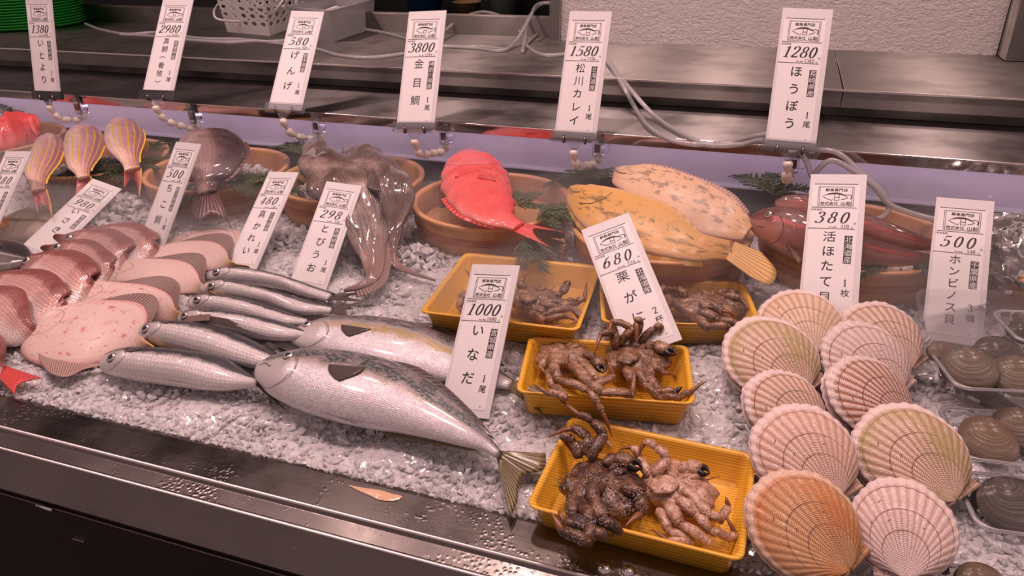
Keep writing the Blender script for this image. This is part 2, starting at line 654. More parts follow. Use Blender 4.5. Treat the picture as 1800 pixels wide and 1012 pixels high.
BLOOD = (.45, .05, .045)
M_flounder = flatskin('pale_flounder_belly', (.72, .54, .49), (.68, .37, .36), (.60, .38, .11), [(BLOOD, 16, .60, .7, .12, .88)])
M_flounder_clean = flatskin('clean_flounder_belly', (.72, .54, .49), (.68, .37, .36), (.60, .38, .11))
M_matsu = flatskin('yellow_flounder_skin', (.62, .345, .105), (.66, .46, .32), (.58, .30, .08), [((.12, .09, .04), 12, .55, .75, .40, .72), ((.10, .07, .04), 24, .66, .8, .0, 1.)])
M_matsu2 = flatskin('pale_yellow_flounder_skin', (.66, .43, .27), (.70, .46, .46), (.62, .36, .16), [((.14, .11, .08), 14, .55, .7, .1, .6)])


def m_fin(name, c0, c1, rays=26, alpha=.9, rough=.35):
    s = S(name)
    u = s.uv()
    x = s.sep(u)
    w = s.math('SINE', s.math('MULTIPLY', x[1], rays * 6.283))
    col = s.mix(s.rng(w, -.6, .8), c0, c1)
    col = s.mix(s.rng(x[0], .75, 1., 0., .35), col, c1)
    return s.done(s.bsdf(col, rough, 0, s.bump(w, .5, .0012), alpha=alpha, coat=.4, coatr=.15))


M_fin_dark = m_fin('dark_fin', (.055, .040, .040), (.13, .095, .09), 18, .95)
M_fin_olive = m_fin('olive_fin', (.085, .068, .028), (.25, .19, .085), 16, .96)
M_fin_red = m_fin('red_fin', (.62, .035, .035), (.80, .12, .11), 14, .96)
M_fin_pink = m_fin('pink_fin', (.72, .13, .12), (.84, .28, .24), 12, .95)
M_fin_brown = m_fin('brown_fin', (.20, .12, .10), (.34, .23, .20), 34, .88)
M_fin_pale = m_fin('pale_fin', (.34, .20, .17), (.62, .44, .40), 34, .85)
M_fin_yellow = m_fin('yellow_fin', (.62, .34, .10), (.76, .50, .19), 10, .97)
M_fin_madai = m_fin('maroon_fin', (.085, .028, .030), (.19, .09, .09), 12, .97)
M_yellow_edge = plain('yellow_fin_edge', (.75, .5, .04), .35)

M_pupil = plain('eye_pupil', (.008, .007, .009), .06, spec=.8, coat=1.)
M_iris = plain('eye_silver', (.52, .47, .44), .2, .5)
M_iris_dark = plain('eye_dark_ring', (.10, .07, .06), .2)


def m_genge():
    s = S('slimy_brown_skin')
    u = s.uv()
    p = s.pos()
    n = s.noise(p, 16., 5, .6)
    n2 = s.noise(p, 90., 3, .6)
    x = s.sep(u)
    col = s.ramp(n, [(.30, (.075, .048, .042)), (.48, (.17, .115, .098)), (.66, (.40, .30, .27))])
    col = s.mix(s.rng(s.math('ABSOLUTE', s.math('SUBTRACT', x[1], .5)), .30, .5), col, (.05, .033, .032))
    col = s.mix(s.rng(x[0], .68, .88, 0., .55), col, (.52, .33, .30))
    h = s.math('ADD', s.noise(s.map(u, (5, 26, 1)), 1., 3, .6, 1.2), s.math('MULTIPLY', n2, .12))
    return s.done(s.bsdf(col, .12, 0, s.bump(h, .75, .007), coat=1., coatr=.05, spec=.6))


M_genge = m_genge()


def m_crab(name, lo, mid, hi, crust=None, rough=.42):
    s = S(name)
    p = s.obj()
    n = s.noise(p, 60., 5, .65)
    col = s.ramp(n, [(.36, lo), (.5, mid), (.64, hi)])
    v = s.vor(p, 300.)
    h = s.math('ADD', s.math('MULTIPLY', s.rng(v, .0, .5, 1., 0.), .55), n)
    st = 1.
    if crust:
        f = s.math('MULTIPLY', s.rng(s.noise(p, 45., 3), .48, .58), s.rng(s.vor(p, 330.), .25, .48, 1., 0.))
        col = s.mix(f, col, crust)
        h = s.math('ADD', h, s.math('MULTIPLY', f, 1.2))
        st = 1.0
    return s.done(s.bsdf(col, rough, 0, s.bump(h, st, .0022), coat=.35, coatr=.2, spec=.5))


M_crab_pale = m_crab('pale_crab_shell', (.30, .145, .085), (.52, .31, .215), (.66, .46, .35))
M_crab_brown = m_crab('brown_crab_shell', (.085, .034, .016), (.20, .095, .048), (.36, .21, .125))
M_crab_mid = m_crab('tan_crab_shell', (.13, .058, .028), (.29, .155, .085), (.46, .29, .19))
M_crab_dark = m_crab('crusted_dark_crab_shell', (.030, .010, .005), (.10, .038, .018), (.22, .11, .055), crust=(.56, .46, .42))
M_crab_tip = plain('horn_brown_tip', (.22, .085, .035), .3)
M_crab_black = plain('black_claw_tip', (.014, .009, .008), .25)


def m_scallop(name, a, b, rim, ring=(.42, .22, .15), tint=None, tamt=0.):
    """uv.x = hinge (0) to margin (1), uv.y across the fan"""
    s = S(name)
    u = s.uv()
    x = s.sep(u)
    n = s.noise(s.map(u, (8, 5, 1)), 1., 4, .6)
    rib = s.math('SINE', s.math('MULTIPLY', x[1], 6.283 * 24))
    xr = s.math('ADD', x[0], s.math('MULTIPLY', s.math('SUBTRACT', n, .5), .025))
    col = s.mix(s.rng(rib, -.75, .55), b, a)
    fine = s.wave(s.n('CombineXYZ', {0: xr, 1: 0., 2: 0.}).outputs[0], 19., .6, 2, 1.5, 'X')
    col = s.mix(s.math('MULTIPLY', s.rng(fine, .55, 1.), .26), col, ring)
    for r in (.42, .63, .885):
        f = s.rng(s.math('ABSOLUTE', s.math('SUBTRACT', xr, r)), .003, .012, .8, 0.)
        col = s.mix(f, col, tuple(c * .55 for c in ring))
    if tint:
        col = s.mix(s.math('MULTIPLY', s.rng(s.noise(s.map(u, (1.6, 2.2, 1), loc=(.3, .7, 0)), 1., 3), .40, .62), tamt), col, tint)
    col = s.mix(s.rng(xr, .905, .945), col, rim)
    col = s.mix(s.math('MULTIPLY', s.rng(s.noise(s.map(u, (22, 16, 1)), 1., 2), .70, .73), .8), col, (.10, .06, .04))
    h = s.math('ADD', s.math('MULTIPLY', fine, .35), s.noise(s.map(u, (60, 110, 1)), 1., 3))
    return s.done(s.bsdf(col, .40, 0, s.bump(h, .7, .0018), coat=.25, coatr=.2, spec=.5))


WH = (.86, .70, .66)
M_scal = [m_scallop('scallop_cream', (.82, .65, .50), (.60, .38, .25), WH, tint=(.66, .42, .22), tamt=.4),
          m_scallop('scallop_pinkish', (.82, .63, .51), (.56, .31, .21), WH),
          m_scallop('scallop_rose', (.84, .64, .53), (.62, .36, .28), WH, tint=(.70, .42, .32), tamt=.35),
          m_scallop('scallop_white', (.86, .70, .66), (.70, .46, .40), WH),
          m_scallop('scallop_orange', (.74, .44, .22), (.55, .28, .13), (.82, .58, .44), tint=(.62, .22, .06), tamt=.75),
          m_scallop('scallop_olive', (.78, .58, .46), (.48, .29, .20), WH, tint=(.42, .34, .12), tamt=.7),
          m_scallop('scallop_striped', (.86, .64, .58), (.42, .16, .10), WH, ring=(.34, .15, .10), tint=(.40, .34, .16), tamt=.2)]


def m_clam(name, a, b, c):
    s = S(name)
    u = s.uv()
    x = s.sep(u)
    n = s.noise(s.map(u, (6, 3, 1)), 1., 4, .6)
    v = s.n('CombineXYZ', {0: s.math('ADD', x[0], s.math('MULTIPLY', n, .02)), 1: 0., 2: 0.}).outputs[0]
    r1 = s.noise(s.map(v, (34, 1, 1)), 1., 3, .7)
    r2 = s.wave(v, 26., 1.2, 2, 2., 'X')
    f = s.math('ADD', s.math('MULTIPLY', r1, .8), s.math('MULTIPLY', r2, .2))
    col = s.ramp(f, [(.38, a), (.49, b), (.60, c)])
    col = s.mix(s.rng(n, .5, .75, 0., .4), col, a)
    return s.done(s.bsdf(col, .30, 0, s.bump(s.math('ADD', s.math('MULTIPLY', r2, .5), r1), .8, .003), coat=.3, coatr=.2))


M_clam_dark = m_clam('dark_clam_shell', (.050, .043, .042), (.15, .128, .112), (.32, .28, .245))
M_clam_brown = m_clam('striped_brown_clam_shell', (.075, .056, .040), (.27, .21, .145), (.58, .47, .35))
M_clam_tan = m_clam('tan_clam_shell', (.17, .105, .062), (.34, .23, .145), (.52, .39, .28))
M_basket = plain('white_plastic', (.60, .59, .58), .4)
M_green = plain('green_plastic', (.012, .26, .030), .38)
M_blue = plain('blue_plastic', (.02, .09, .22), .45)
M_box = clear('frosted_plastic', (.88, .88, .88), haze=.5, rough=.2)
M_cloth = plain('white_sheets', (.84, .80, .76), .7)

# ------------------------------------------------------------------ the setting
X0, X1 = -3.6, 1.1
WT = 0.288                      # worktop height
fl = MB().box((-4.5, -1.2, -.90), (2.2, 3.6, -.86)).build('floor', plain('floor_tiles', (.10, .085, .08), .5), smooth=False)
tag(fl, 'dark floor', kind='structure')

wl = MB().box((-.571, 2.06, .285), (.485, 2.16, 2.3)).build('wall_back', M_wall, smooth=False)
tag(wl, 'white wall with fine wrinkled paper behind the counter', kind='structure')
# steel jamb at the left end of the white wall
a = MB().box((-.60, 2.045, .285), (-.572, 2.17, 2.3)).build('trim_1', M_steel, smooth=False)
tag(a, 'steel jamb at the left end of the white wall', kind='structure')
a = MB().box((.487, 1.98, .29), (.80, 2.20, 2.3)).build('trim_2', M_steel, smooth=False)
tag(a, 'steel corner post at the right end of the white wall', kind='structure')
# room behind the opening
a = MB().box((-4.4, 3.30, -.86), (1.2, 3.36, .50)).build('wall_rear_lower', plain('dark_cupboards', (.02, .024, .024), .45), smooth=False)
tag(a, 'dark lower wall of the work room behind the counter', kind='structure')
a = MB().box((-4.4, 3.30, .50), (1.2, 3.36, 2.3)).build('wall_rear', M_greywall, smooth=False)
tag(a, 'dull green wall of the work room behind the counter', kind='structure')

a = MB().box((-4.6, 2.17, 2.3), (1.4, 3.5, 2.36)).build('ceiling', plain('dark_ceiling', (.03, .03, .03), .8), smooth=False)
tag(a, 'dark ceiling of the work room', kind='structure')
a = MB().box((-4.6, 2.17, -.86), (-4.5, 3.5, 2.3)).build('wall_left', plain('dark_side_wall', (.03, .035, .033), .7), smooth=False)
tag(a, 'dark side wall of the work room', kind='structure')
a = MB().box((1.3, 2.17, -.86), (1.4, 3.5, 2.3)).build('wall_right', bpy.data.materials['dark_side_wall'], smooth=False)
tag(a, 'dark right side wall of the work room', kind='structure')
a = MB().box((.485, 2.2, .285), (1.3, 2.26, 2.3)).build('wall_corner', bpy.data.materials['dark_side_wall'], smooth=False)
tag(a, 'dark wall beside the steel corner post', kind='structure')
# steel worktop behind the case
ct = empty('work_counter', (-.8, 1.85, -.86), 'long stainless steel work counter with a folded front edge below the white wall', 'counter')


def cbox(name, lo, hi, m, bev=.002, par=None):
    return MB().box(lo, hi).build(name, m, par, smooth=False, bevel=bev)


cbox('worktop', (-3.6, 1.598, WT - .004), (.132, 2.10, WT), M_steel, .0015, ct)
cbox('worktop', (.1335, 1.598, WT - .004), (1.1, 2.10, WT), M_steel, .0015, ct)
cbox('apron', (-3.6, 1.6, WT - .036), (.132, 1.606, WT - .0045), M_steel, .001, ct)
cbox('apron', (.1335, 1.6, WT - .036), (1.1, 1.606, WT - .0045), M_steel, .001, ct)
cbox('edge_bead', (-3.6, 1.595, WT - .004), (1.1, 1.5985, WT + .0006), M_trimsteel, .001, ct)
cbox('recess_panel', (-3.6, 1.66, .16), (1.1, 1.672, WT - .005), M_steel, .001, ct)
cbox('splash_rail', (-3.6, 2.10, WT - .01), (-.601, 2.125, WT + .055), M_steel, .004, ct)
cbox('base', (-3.6, 1.70, -.86), (1.1, 2.098, .15), M_dark, .002, ct)

# refrigerated case
dc = empty('display_case', (-.8, 1.0, -.86), 'long refrigerated fish display case with steel front rail and dark cabinet below', 'display case')
# shelf ledge above the back of the case, a mirror-bright sheet folded down at its front
LV = [(1.40, .222), (1.405, .2232), (1.652, .222), (1.652, .218), (1.408, .218), (1.404, .205), (1.40, .2045)]


def prism(name, prof, x0, x1, m, par, smooth=False, bev=None):
    n = len(prof)
    V = [(x0, y, z) for y, z in prof] + [(x1, y, z) for y, z in prof]
    F = [(i, (i + 1) % n, n + (i + 1) % n, n + i) for i in range(n)] + [tuple(range(n))[::-1], tuple(range(n, 2 * n))]
    return mesh(name, V, F, m, par, smooth, bevel=bev)


prism('shelf_ledge', LV, X0, X1, [M_steel_pol], dc)
cbox('ledge_lip', (X0, 1.3985, .203), (X1, 1.4005, .2205), M_mirror, .0005, dc)
cbox('lip_edge', (X0, 1.3975, .2205), (X1, 1.4005, .2235), M_trimsteel, .0008, dc)
cbox('ledge_gap', (X0, 1.6525, .18), (X1, 1.6595, .2225), M_blackish, .0005, dc)
cbox('back_panel', (X0, 1.478, .118), (X1, 1.484, .222), M_backpanel, .001, dc)
cbox('panel_edge', (X0, 1.460, .1140), (X1, 1.479, .1185), plain('white_edge_strip', (.85, .84, .85), .3), .001, dc)
cbox('lower_back', (X0, 1.474, -.05), (X1, 1.48, .1132), M_blackish, .001, dc)
M_beadsteel = plain('satin_bead', (.80, .74, .73), .38, .9)
# front rail: flat inner band, bead, second band, bead, sloping face
FR = [(.600, -.012), (.600, -.003), (.592, -.001), (.5405, -.001), (.538, .0012), (.535, .0012), (.532, -.0035), (.5115, -.0050), (.509, -.0038), (.5055, -.0045),
      (.502, -.0085), (.476, -.030), (.472, -.036), (.478, -.045), (.60, -.045)]
prism('front_rail', FR, X0, X1, [M_steel_wet], dc, bev=.0008)
MB().tube([(X0, .5365, .0004), (X1, .5365, .0004)], .0024, 12).build('rail_bead', M_beadsteel, dc)
MB().tube([(X0, .5075, -.0058), (X1, .5075, -.0058)], .0024, 12).build('rail_bead', M_beadsteel, dc)
cbox('cabinet_front', (X0, .486, -.86), (X1, .52, -.052), M_dark, .002, dc)
cbox('door_edge', (X0, .4825, -.062), (X1, .486, -.0595), plain('dull_steel_line', (.30, .24, .24), .35, 1.), .0008, dc)
h = MB().tube([(-.832, .4815, -.0605), (-.806, .4815, -.0605)], .0032, 12).build('hinge', M_trimsteel, dc)
cbox('latch_plate', (-.795, .4838, -.112), (-.776, .486, -.1105), M_trimsteel, .0004, dc)
cbox('ice_tray', (X0, .60, -.06), (X1, 1.472, -.045), M_steel, .001, dc)
# bolts on the front rail
for px, py in ((1063, 999), (1104, 1003)):
    p = atZ(px, py, .0)
    V, F, uv = lathe_geo([(.0005, .0045), (.004, .004), (.0068, .0022), (.0078, 0), (.0078, -.002)], 20, p)
    mesh('bolt', V, F + [tuple(range(20))], M_trimsteel, dc)

# melted puddle and water beads on the rail
pw = [atZ(x, y, -.0002) for x, y in [(612, 852), (640, 857), (668, 861), (692, 868), (707, 872), (700, 878), (688, 880), (665, 878), (650, 871), (636, 865), (622, 858)]]
cc = np.mean(pw, 0)
pr_ = catmull(pw + [pw[0]], 60)[:-1]
V = [cc + (0, 0, .0012)] + [cc + (q - cc) * .8 + (0, 0, .0011) for q in pr_] + list(pr_)
n_ = len(pr_)
F = [(0, 1 + i, 1 + (i + 1) % n_) for i in range(n_)] + [(1 + i, 1 + n_ + i, 1 + n_ + (i + 1) % n_, 1 + (i + 1) % n_) for i in range(n_)]
o = mesh('meltwater_puddle', V, F, plain('pinkish_meltwater', (.72, .46, .30), .12, spec=.6))
tag(o, 'small peach-coloured puddle of meltwater on the steel front rail', 'puddle')
V, F = [], []
for k in range(300):
    if k < 280:
        px, py = rnd.gauss(765, 75), 0
        py = 905 + (px - 690) * .245 + rnd.gauss(0, 15)
    else:
        px = rnd.uniform(60, 620)
        py = 812 + px * .235 + rnd.uniform(-45, 40)
    p = atZ(px, py, -.001)
    y = p[1]
    if y > .586 or y < .48:
        continue
    z = -.001 if y > .54 else (-.0042 if y > .509 else -.0085 - (.502 - min(y, .502)) * .83)
    r = rnd.uniform(.0004, .0012)
    k0 = len(V)
    for i, (rr, zz) in enumerate(((1, 0), (.8, .35), (.42, .55))):
        for j in range(8):
            V.append((p[0] + r * rr * math.cos(j * .785), p[1] + r * rr * math.sin(j * .785), z + r * zz))
    V.append((p[0], p[1], z + r * .6))
    for i in range(2):
        for j in range(8):
            a, b = k0 + i * 8 + j, k0 + i * 8 + (j + 1) % 8
            F.append((a, b, b + 8, a + 8))
    for j in range(8):
        F.append((k0 + 16 + j, k0 + 16 + (j + 1) % 8, k0 + 24))
o = mesh('water_droplets', V, F, plain('water_bead', (.8, .8, .8), .04, trans=.9, ior=1.33))
tag(o, 'beads of condensation water on the steel front rail', 'water droplets', kind='stuff')

# ------------------------------------------------------------------ ice
# rim corners of the four foam trays (back-left, back-right, front-right, front-left) and the height of their rims
TRAYS = {1: ([(797, 444), (1049, 464), (1029, 585), (761, 547)], .088), 2: ([(1056, 488), (1313, 495), (1336, 571), (1054, 566)], .086),
         3: ([(934, 598), (1221, 601), (1208, 718), (904, 679)], .066), 4: ([(1000, 731), (1331, 797), (1307, 990), (928, 888)], .034)}
TREC = []
for tk, (corn, zr) in TRAYS.items():
    Q = [atZ(x, y, zr) for x, y in corn]
    c_ = np.mean(Q, 0)
    e_ = norm((Q[1] - Q[0]) + (Q[2] - Q[3]))
    TREC.append((c_, e_, (np.linalg.norm(Q[1] - Q[0]) + np.linalg.norm(Q[2] - Q[3])) / 4, (np.linalg.norm(Q[1] - Q[2]) + np.linalg.norm(Q[0] - Q[3])) / 4, zr - .040))


def tray_dent(x, y, z):
    """the trays press the ice down where they stand"""
    for c_, e_, hx_, hy_, zb_ in TREC:
        dx, dy = x - c_[0], y - c_[1]
        u_, v_ = abs(dx * e_[0] + dy * e_[1]), abs(-dx * e_[1] + dy * e_[0])
        if u_ < hx_ * .93 and v_ < hy_ * .93:
            z = min(z, zb_ - .004)
    return z


nx, ny = 520, 170
xs = np.linspace(-2.6, .95, nx)
ys = np.r_[.5935, np.linspace(.598, 1.470, ny - 1)]
V, uvs = [], []
for j, y in enumerate(ys):
    for x in xs:
        z = ice_z(x, y) - .005 + .006 * math.sin(x * 31 + 2 * math.sin(y * 23)) * math.sin(y * 37 + x * 9) * min(1, (y - .5935) / .05) + nrs.uniform(-.0022, .0022)
        if j == 0:
            z = -.010
        z = tray_dent(x, y, z)
        V.append((x, y, z))
ice = mesh('crushed_ice', V, gridF(ny, nx), [M_icebase, M_ice], org=(-.8, 1.0, -.04))
tag(ice, 'bed of crushed ice filling the display case', 'ice', kind='stuff')

# faceted lumps
protos = []
for k in range(26):
    bm = bmesh.new()
    for i in range(rnd.choice((7, 8, 9, 11))):
        v = Vector((rnd.gauss(0, 1), rnd.gauss(0, 1), rnd.gauss(0, 1))).normalized()
        v.x *= rnd.uniform(.8, 1.25)
        v.z *= rnd.uniform(.6, .95)
        bm.verts.new(v)
    r = bmesh.ops.convex_hull(bm, input=bm.verts)
    bmesh.ops.delete(bm, geom=[g for g in r['geom_interior'] if isinstance(g, bmesh.types.BMVert)], context='VERTS')
    bm.verts.ensure_lookup_table()
    bm.verts.index_update()
    protos.append((np.array([v.co[:] for v in bm.verts]), [[v.index for v in f.verts] for f in bm.faces]))
    bm.free()


def lumps(pts, sizes):
    V, F = [], []
    k = 0
    for p, s in zip(pts, sizes):
        pv, pf = protos[nrs.randint(len(protos))]
        q = nrs.randn(4)
        q /= np.linalg.norm(q)
        w, x, y, z = q
        Rm = np.array([[1 - 2 * (y * y + z * z), 2 * (x * y - z * w), 2 * (x * z + y * w)], [2 * (x * y + z * w), 1 - 2 * (x * x + z * z), 2 * (y * z - x * w)],
                       [2 * (x * z - y * w), 2 * (y * z + x * w), 1 - 2 * (x * x + y * y)]])
        V.append(pv @ Rm.T * s + p)
        F += [[i + k for i in f] for f in pf]
        k += len(pv)
    return np.vstack(V), F


def join_into(o, V, F, mi):
    """append loose geometry to an existing mesh object's mesh"""
    V = V - WL[o]
    bm = bmesh.new()
    bm.from_mesh(o.data)
    vs = [bm.verts.new(v) for v in V]
    for f in F:
        try:
            g = bm.faces.new([vs[i] for i in f])
            g.material_index = mi
            g.smooth = False
        except ValueError:
            pass
    bm.to_mesh(o.data)
    bm.free()


pts, szs = [], []
y = .598
while y < 1.44:
    step = .0085 if y < 1.12 else .013
    x = -2.2 if y > .9 else -1.5
    while x < .78:
        q = np.array([x + nrs.uniform(-.5, .5) * step * 1.1, y + nrs.uniform(-.5, .5) * step, 0])
        q[1] = max(q[1], .5985)
        r = nrs.uniform(.0038, .0090) * (1.0 if y < 1.1 else 1.25)
        if nrs.rand() < .06:
            r *= 1.5
        if tray_dent(q[0], q[1], 9.) < 9.:
            x += step
            continue
        q[2] = ice_z(q[0], q[1]) - .0072 + nrs.uniform(-.004, .003)
        if q[1] < .61:
            r = min(r, .0055)
            q[2] = -.002
        pts.append(q)
        szs.append(r)
        x += step
    y += step
V, F = lumps(pts, szs)
join_into(ice, V, F, 1)


def ice_heap(name, label, c, R, top, n, size, group=None):
    pts, szs = [], []
    for k in range(n):
        a, r = nrs.uniform(0, 6.283), R * nrs.rand() ** .5
        z = c[2] + top * (1 - (r / R) ** 2) * nrs.uniform(.4, 1.)
        pts.append(np.array([c[0] + r * math.cos(a), c[1] + r * math.sin(a), z]))
        szs.append(nrs.uniform(.7, 1.3) * size)
    V, F = lumps(pts, szs)
    o = mesh(name, V, F, M_ice, smooth=False)
    return tag(o, label, 'ice', group, kind='stuff')

# ------------------------------------------------------------------ cypress tubs
def bowl(cx, cy, zr, label, R=.155, hgt=.080):
    t = empty('wooden_tub', (cx, cy, zr - hgt), label, 'wooden tub', 'round cypress tubs along the back of the ice')
    c = (cx, cy, zr - hgt)
    V, F, uv = lathe_geo([(R * .90, 0), (R * .905, .001), (R * .94, hgt * .45), (R * .985, hgt * .93), (R * .975, hgt * .985), (R * .93, hgt * .985),
                          (R * .915, hgt * .93), (R * .89, hgt * .30)], 72, c)
    mesh('staves', V, F, M_bowl, t, uv=uv)
    V, F, uv = lathe_geo([(R * .984, hgt * .90), (R * .995, hgt * .95), (R * .992, hgt * .99), (R * .965, hgt * 1.0), (R * .93, hgt * .99), (R * .918, hgt * .93)], 72, c)
    mesh('rim', V, F, M_rim, t, uv=uv)
    V, F, uv = lathe_geo([(R * .948, hgt * .50), (R * .962, hgt * .52), (R * .972, hgt * .60), (R * .970, hgt * .655), (R * .966, hgt * .67)], 72, c)
    mesh('hoop', V, F, M_hoop, t, uv=uv)
    V, F, uv = lathe_geo([(.0005, hgt * .42), (R * .6, hgt * .42), (R * .905, hgt * .42)], 60, c)
    mesh('tub_floor', V, F, M_bowlfloor, t, uv=uv)
    return t


BZ = .125
BOWLS = {'A': (-1.84, 1.315), 'B': (-1.455, 1.255), 'C': (-1.125, 1.262), 'D': (-.81, 1.29), 'E': (-.48, 1.25), 'F': (-.15, 1.205), 'G': (.162, 1.262), 'H': (.505, 1.22)}
BL = {'A': 'round cypress tub under the red fish at the far left, tag 1380 above it',
      'B': 'round cypress tub under the three yellow-striped pink fish',
      'C': 'round cypress tub under the dark maroon bream',
      'D': 'round cypress tub full of ice cubes under the two slimy brown fish',
      'E': 'round cypress tub holding the single bright red fish with a forked tail',
      'F': 'round cypress tub under the two yellow flounders',
      'G': 'round cypress tub holding the two reddish gurnards behind tag 380',
      'H': 'round cypress tub at the right end, behind tag 500 for clams'}
for k, (bx, by) in BOWLS.items():
    bowl(bx, by, BZ, BL[k])


def heap_in(k, label, top, n, size, dx=0, dy=0, R=.125):
    bx, by = BOWLS[k]
    ice_heap('crushed_ice', label, (bx + dx, by + dy, BZ - .045), R, top, n, size, 'ice in the wooden tubs')


heap_in('A', 'ice chips in the leftmost tub beside the red fish', .035, 420, .010)
heap_in('B', 'ice chips in the tub under the yellow-striped pink fish', .030, 300, .010)
heap_in('C', 'ice chips in the tub under the dark maroon bream', .040, 420, .010)
heap_in('D', 'large clear ice cubes in the tub under the slimy brown fish', .040, 330, .014)
heap_in('H', 'ice chips in the tub at the right end', .04, 300, .010)
heap_in('G', 'ice chips in the tub under the gurnards', .022, 200, .009)


# loose heaps of larger ice cubes lying between the tubs
def heap_at(px, py, label, R, top, n, size):
    p = onIce(px, py, 0)
    ice_heap('crushed_ice', label, (p[0], p[1], p[2] - .006), R, top, n, size, 'loose heaps of ice cubes')


heap_at(205, 375, 'heap of larger ice cubes behind the fan of pink bream', .085, .045, 150, .013)
heap_at(600, 440, 'heap of larger ice cubes behind tag 298', .055, .020, 90, .012)
heap_at(730, 455, 'heap of ice chips between the tub of the red fish and the brown tails', .055, .026, 130, .009)
heap_at(470, 425, 'heap of ice cubes in front of the second tub from the dark bream', .05, .02, 70, .011)


# ------------------------------------------------------------------ wood-grain foam trays
def rrect(hx, hy, r, n=6):
    P = []
    for sx, sy, a0 in ((1, 1, 0), (-1, 1, 90), (-1, -1, 180), (1, -1, 270)):
        for k in range(n + 1):
            a = math.radians(a0 + 90 * k / n)
            P.append((sx * (hx - r) + r * math.cos(a), sy * (hy - r) + r * math.sin(a)))
    return P


def foam_tray(corn, zr, label, hgt=.040):
    """corn: back-left, back-right, front-right, front-left rim corners in the photograph, on the plane z = zr"""
    Q = [atZ(x, y, zr) for x, y in corn]
    c = np.mean(Q, 0)
    ex = (Q[1] - Q[0]) + (Q[2] - Q[3])
    yaw = math.atan2(ex[1], ex[0])
    hx = (np.linalg.norm(Q[1] - Q[0]) + np.linalg.norm(Q[2] - Q[3])) / 4
    hy = (np.linalg.norm(Q[1] - Q[2]) + np.linalg.norm(Q[0] - Q[3])) / 4
    secs = [(.86, .82, .010, 0.), (.89, .855, .010, .0005), (.955, .94, .012, .86), (.975, .965, .013, .93), (1., 1., .012, .955), (1., 1., .012, 1.), (.975, .966, .012, 1.),
            (.950, .936, .011, .97), (.938, .920, .011, .90), (.865, .825, .009, .07), (.85, .81, .008, .055), (.4, .4, .004, .055)]
    V = []
    for sx, sy, r, z in secs:
        for x, y in rrect(hx * sx, hy * sy, r):
            V.append((x, y, z * hgt))
    m = 28
    F = gridF(len(secs), m, True)
    F.append(tuple(range(m))[::-1])
    F.append(tuple(range((len(secs) - 1) * m, len(secs) * m)))
    o = mesh('foam_tray', np.array(V) + (c[0], c[1], zr - hgt), F, M_tray, org=(c[0], c[1], zr - hgt), bevel=None)
    me = o.data
    A = np.array(V)
    cs, sn = math.cos(yaw), math.sin(yaw)
    o.rotation_euler = (0, 0, yaw)
    tag(o, label, 'food tray', 'orange wood-grain foam trays of crab')
    return c, yaw, hx, hy


TR = {}
TR[1] = foam_tray(*TRAYS[1], 'orange wood-grain foam tray with a crab, standing behind tag 1000')
TR[2] = foam_tray(*TRAYS[2], 'orange wood-grain foam tray at the back right, behind tag 680')
TR[3] = foam_tray(*TRAYS[3], 'orange wood-grain foam tray in the middle with two crabs climbing over its rim')
TR[4] = foam_tray(*TRAYS[4], 'orange wood-grain foam tray nearest the front, a dark crab and a pale crab in it')


# ------------------------------------------------------------------ scallops
def scallop(u, m, zu, zm, mat, label, width=1.0, roll=0.0, ear=1):
    U, Mg = atZ(u[0], u[1], zu), atZ(m[0], m[1], zm)
    L = np.linalg.norm(Mg - U) * 1.0
    y = norm(Mg - U)
    hv = norm((CAM - U) * (1, 1, 0))
    x = norm(np.cross(y, np.array([0, 0, math.cos(.42)]) + hv * math.sin(.42)))
    x = norm(x * math.cos(roll) + np.cross(x, y) * -math.sin(roll))
    n = np.cross(x, y)
    t = empty('scallop', U, label, 'scallop', 'scallops in two overlapping columns')
    NR, NT = 30, 151

    def valve(convex, lift):
        V, uv = [], []
        for i in range(NR):
            r = i / (NR - 1)
            for j in range(NT):
                q = j / (NT - 1)
                ph = (q - .5) * math.radians(304)
                rib = math.sin(6.2832 * 24 * q) * .5 + .5
                mar = 1 + (.006 * math.sin(6.2832 * 24 * q) + .010 * math.sin(17 * q + 3 * zu * 100) + .006 * math.sin(41 * q + zu * 170)) * max(0, (r - .80) / .2)
                # margin: nearly round, running in to the pointed hinge
                mx, my = L * .470 * math.sin(ph) * width, L * (.505 + .495 * math.cos(ph))
                rr = r * mar
                edge = abs(q - .5) * 2
                hgt = convex * L * (math.sin(min(1., r * 1.15) * math.pi * .5) ** .8 * (1 - (r ** 3.2) * .72)) * (1 - .62 * edge ** 3)
                hgt += .0011 * rib * (.3 + .7 * r) * (1 if r < .93 else .6) * (1 if convex > 0 else -1)
                V.append(U + x * (rr * mx) + y * (rr * my) + n * (hgt + lift))
                uv.append((r, q))
        return V, gridF(NR, NT), uv
    V, F, uv = valve(.17, .002)
    mesh('upper_valve', V, F, mat, t, uv=uv, solid=.0016)
    V, F, uv = valve(-.07, -.001)
    mesh('lower_valve', V, F, mat, t, uv=uv, solid=.0016)
    # hinge ears
    for sg in (-1, 1):
        V, uv = [], []
        e = 1.0 if sg == ear else .62
        for i in range(7):
            for j in range(13):
                a, b = i / 6, j / 12
                px = sg * L * (.02 + .25 * e * a)
                py = L * (-.012 + (.05 + .20 * a ** .7) * b)
                V.append(U + x * px + y * py + n * (.002 + .0012 * math.sin(b * 24) + .02 * L * (1 - a)))
                uv.append((.3 + .5 * a, .3 + .35 * b))
        mesh('hinge_ear', V, gridF(7, 13), mat, t, uv=uv, solid=.0014)
    return t


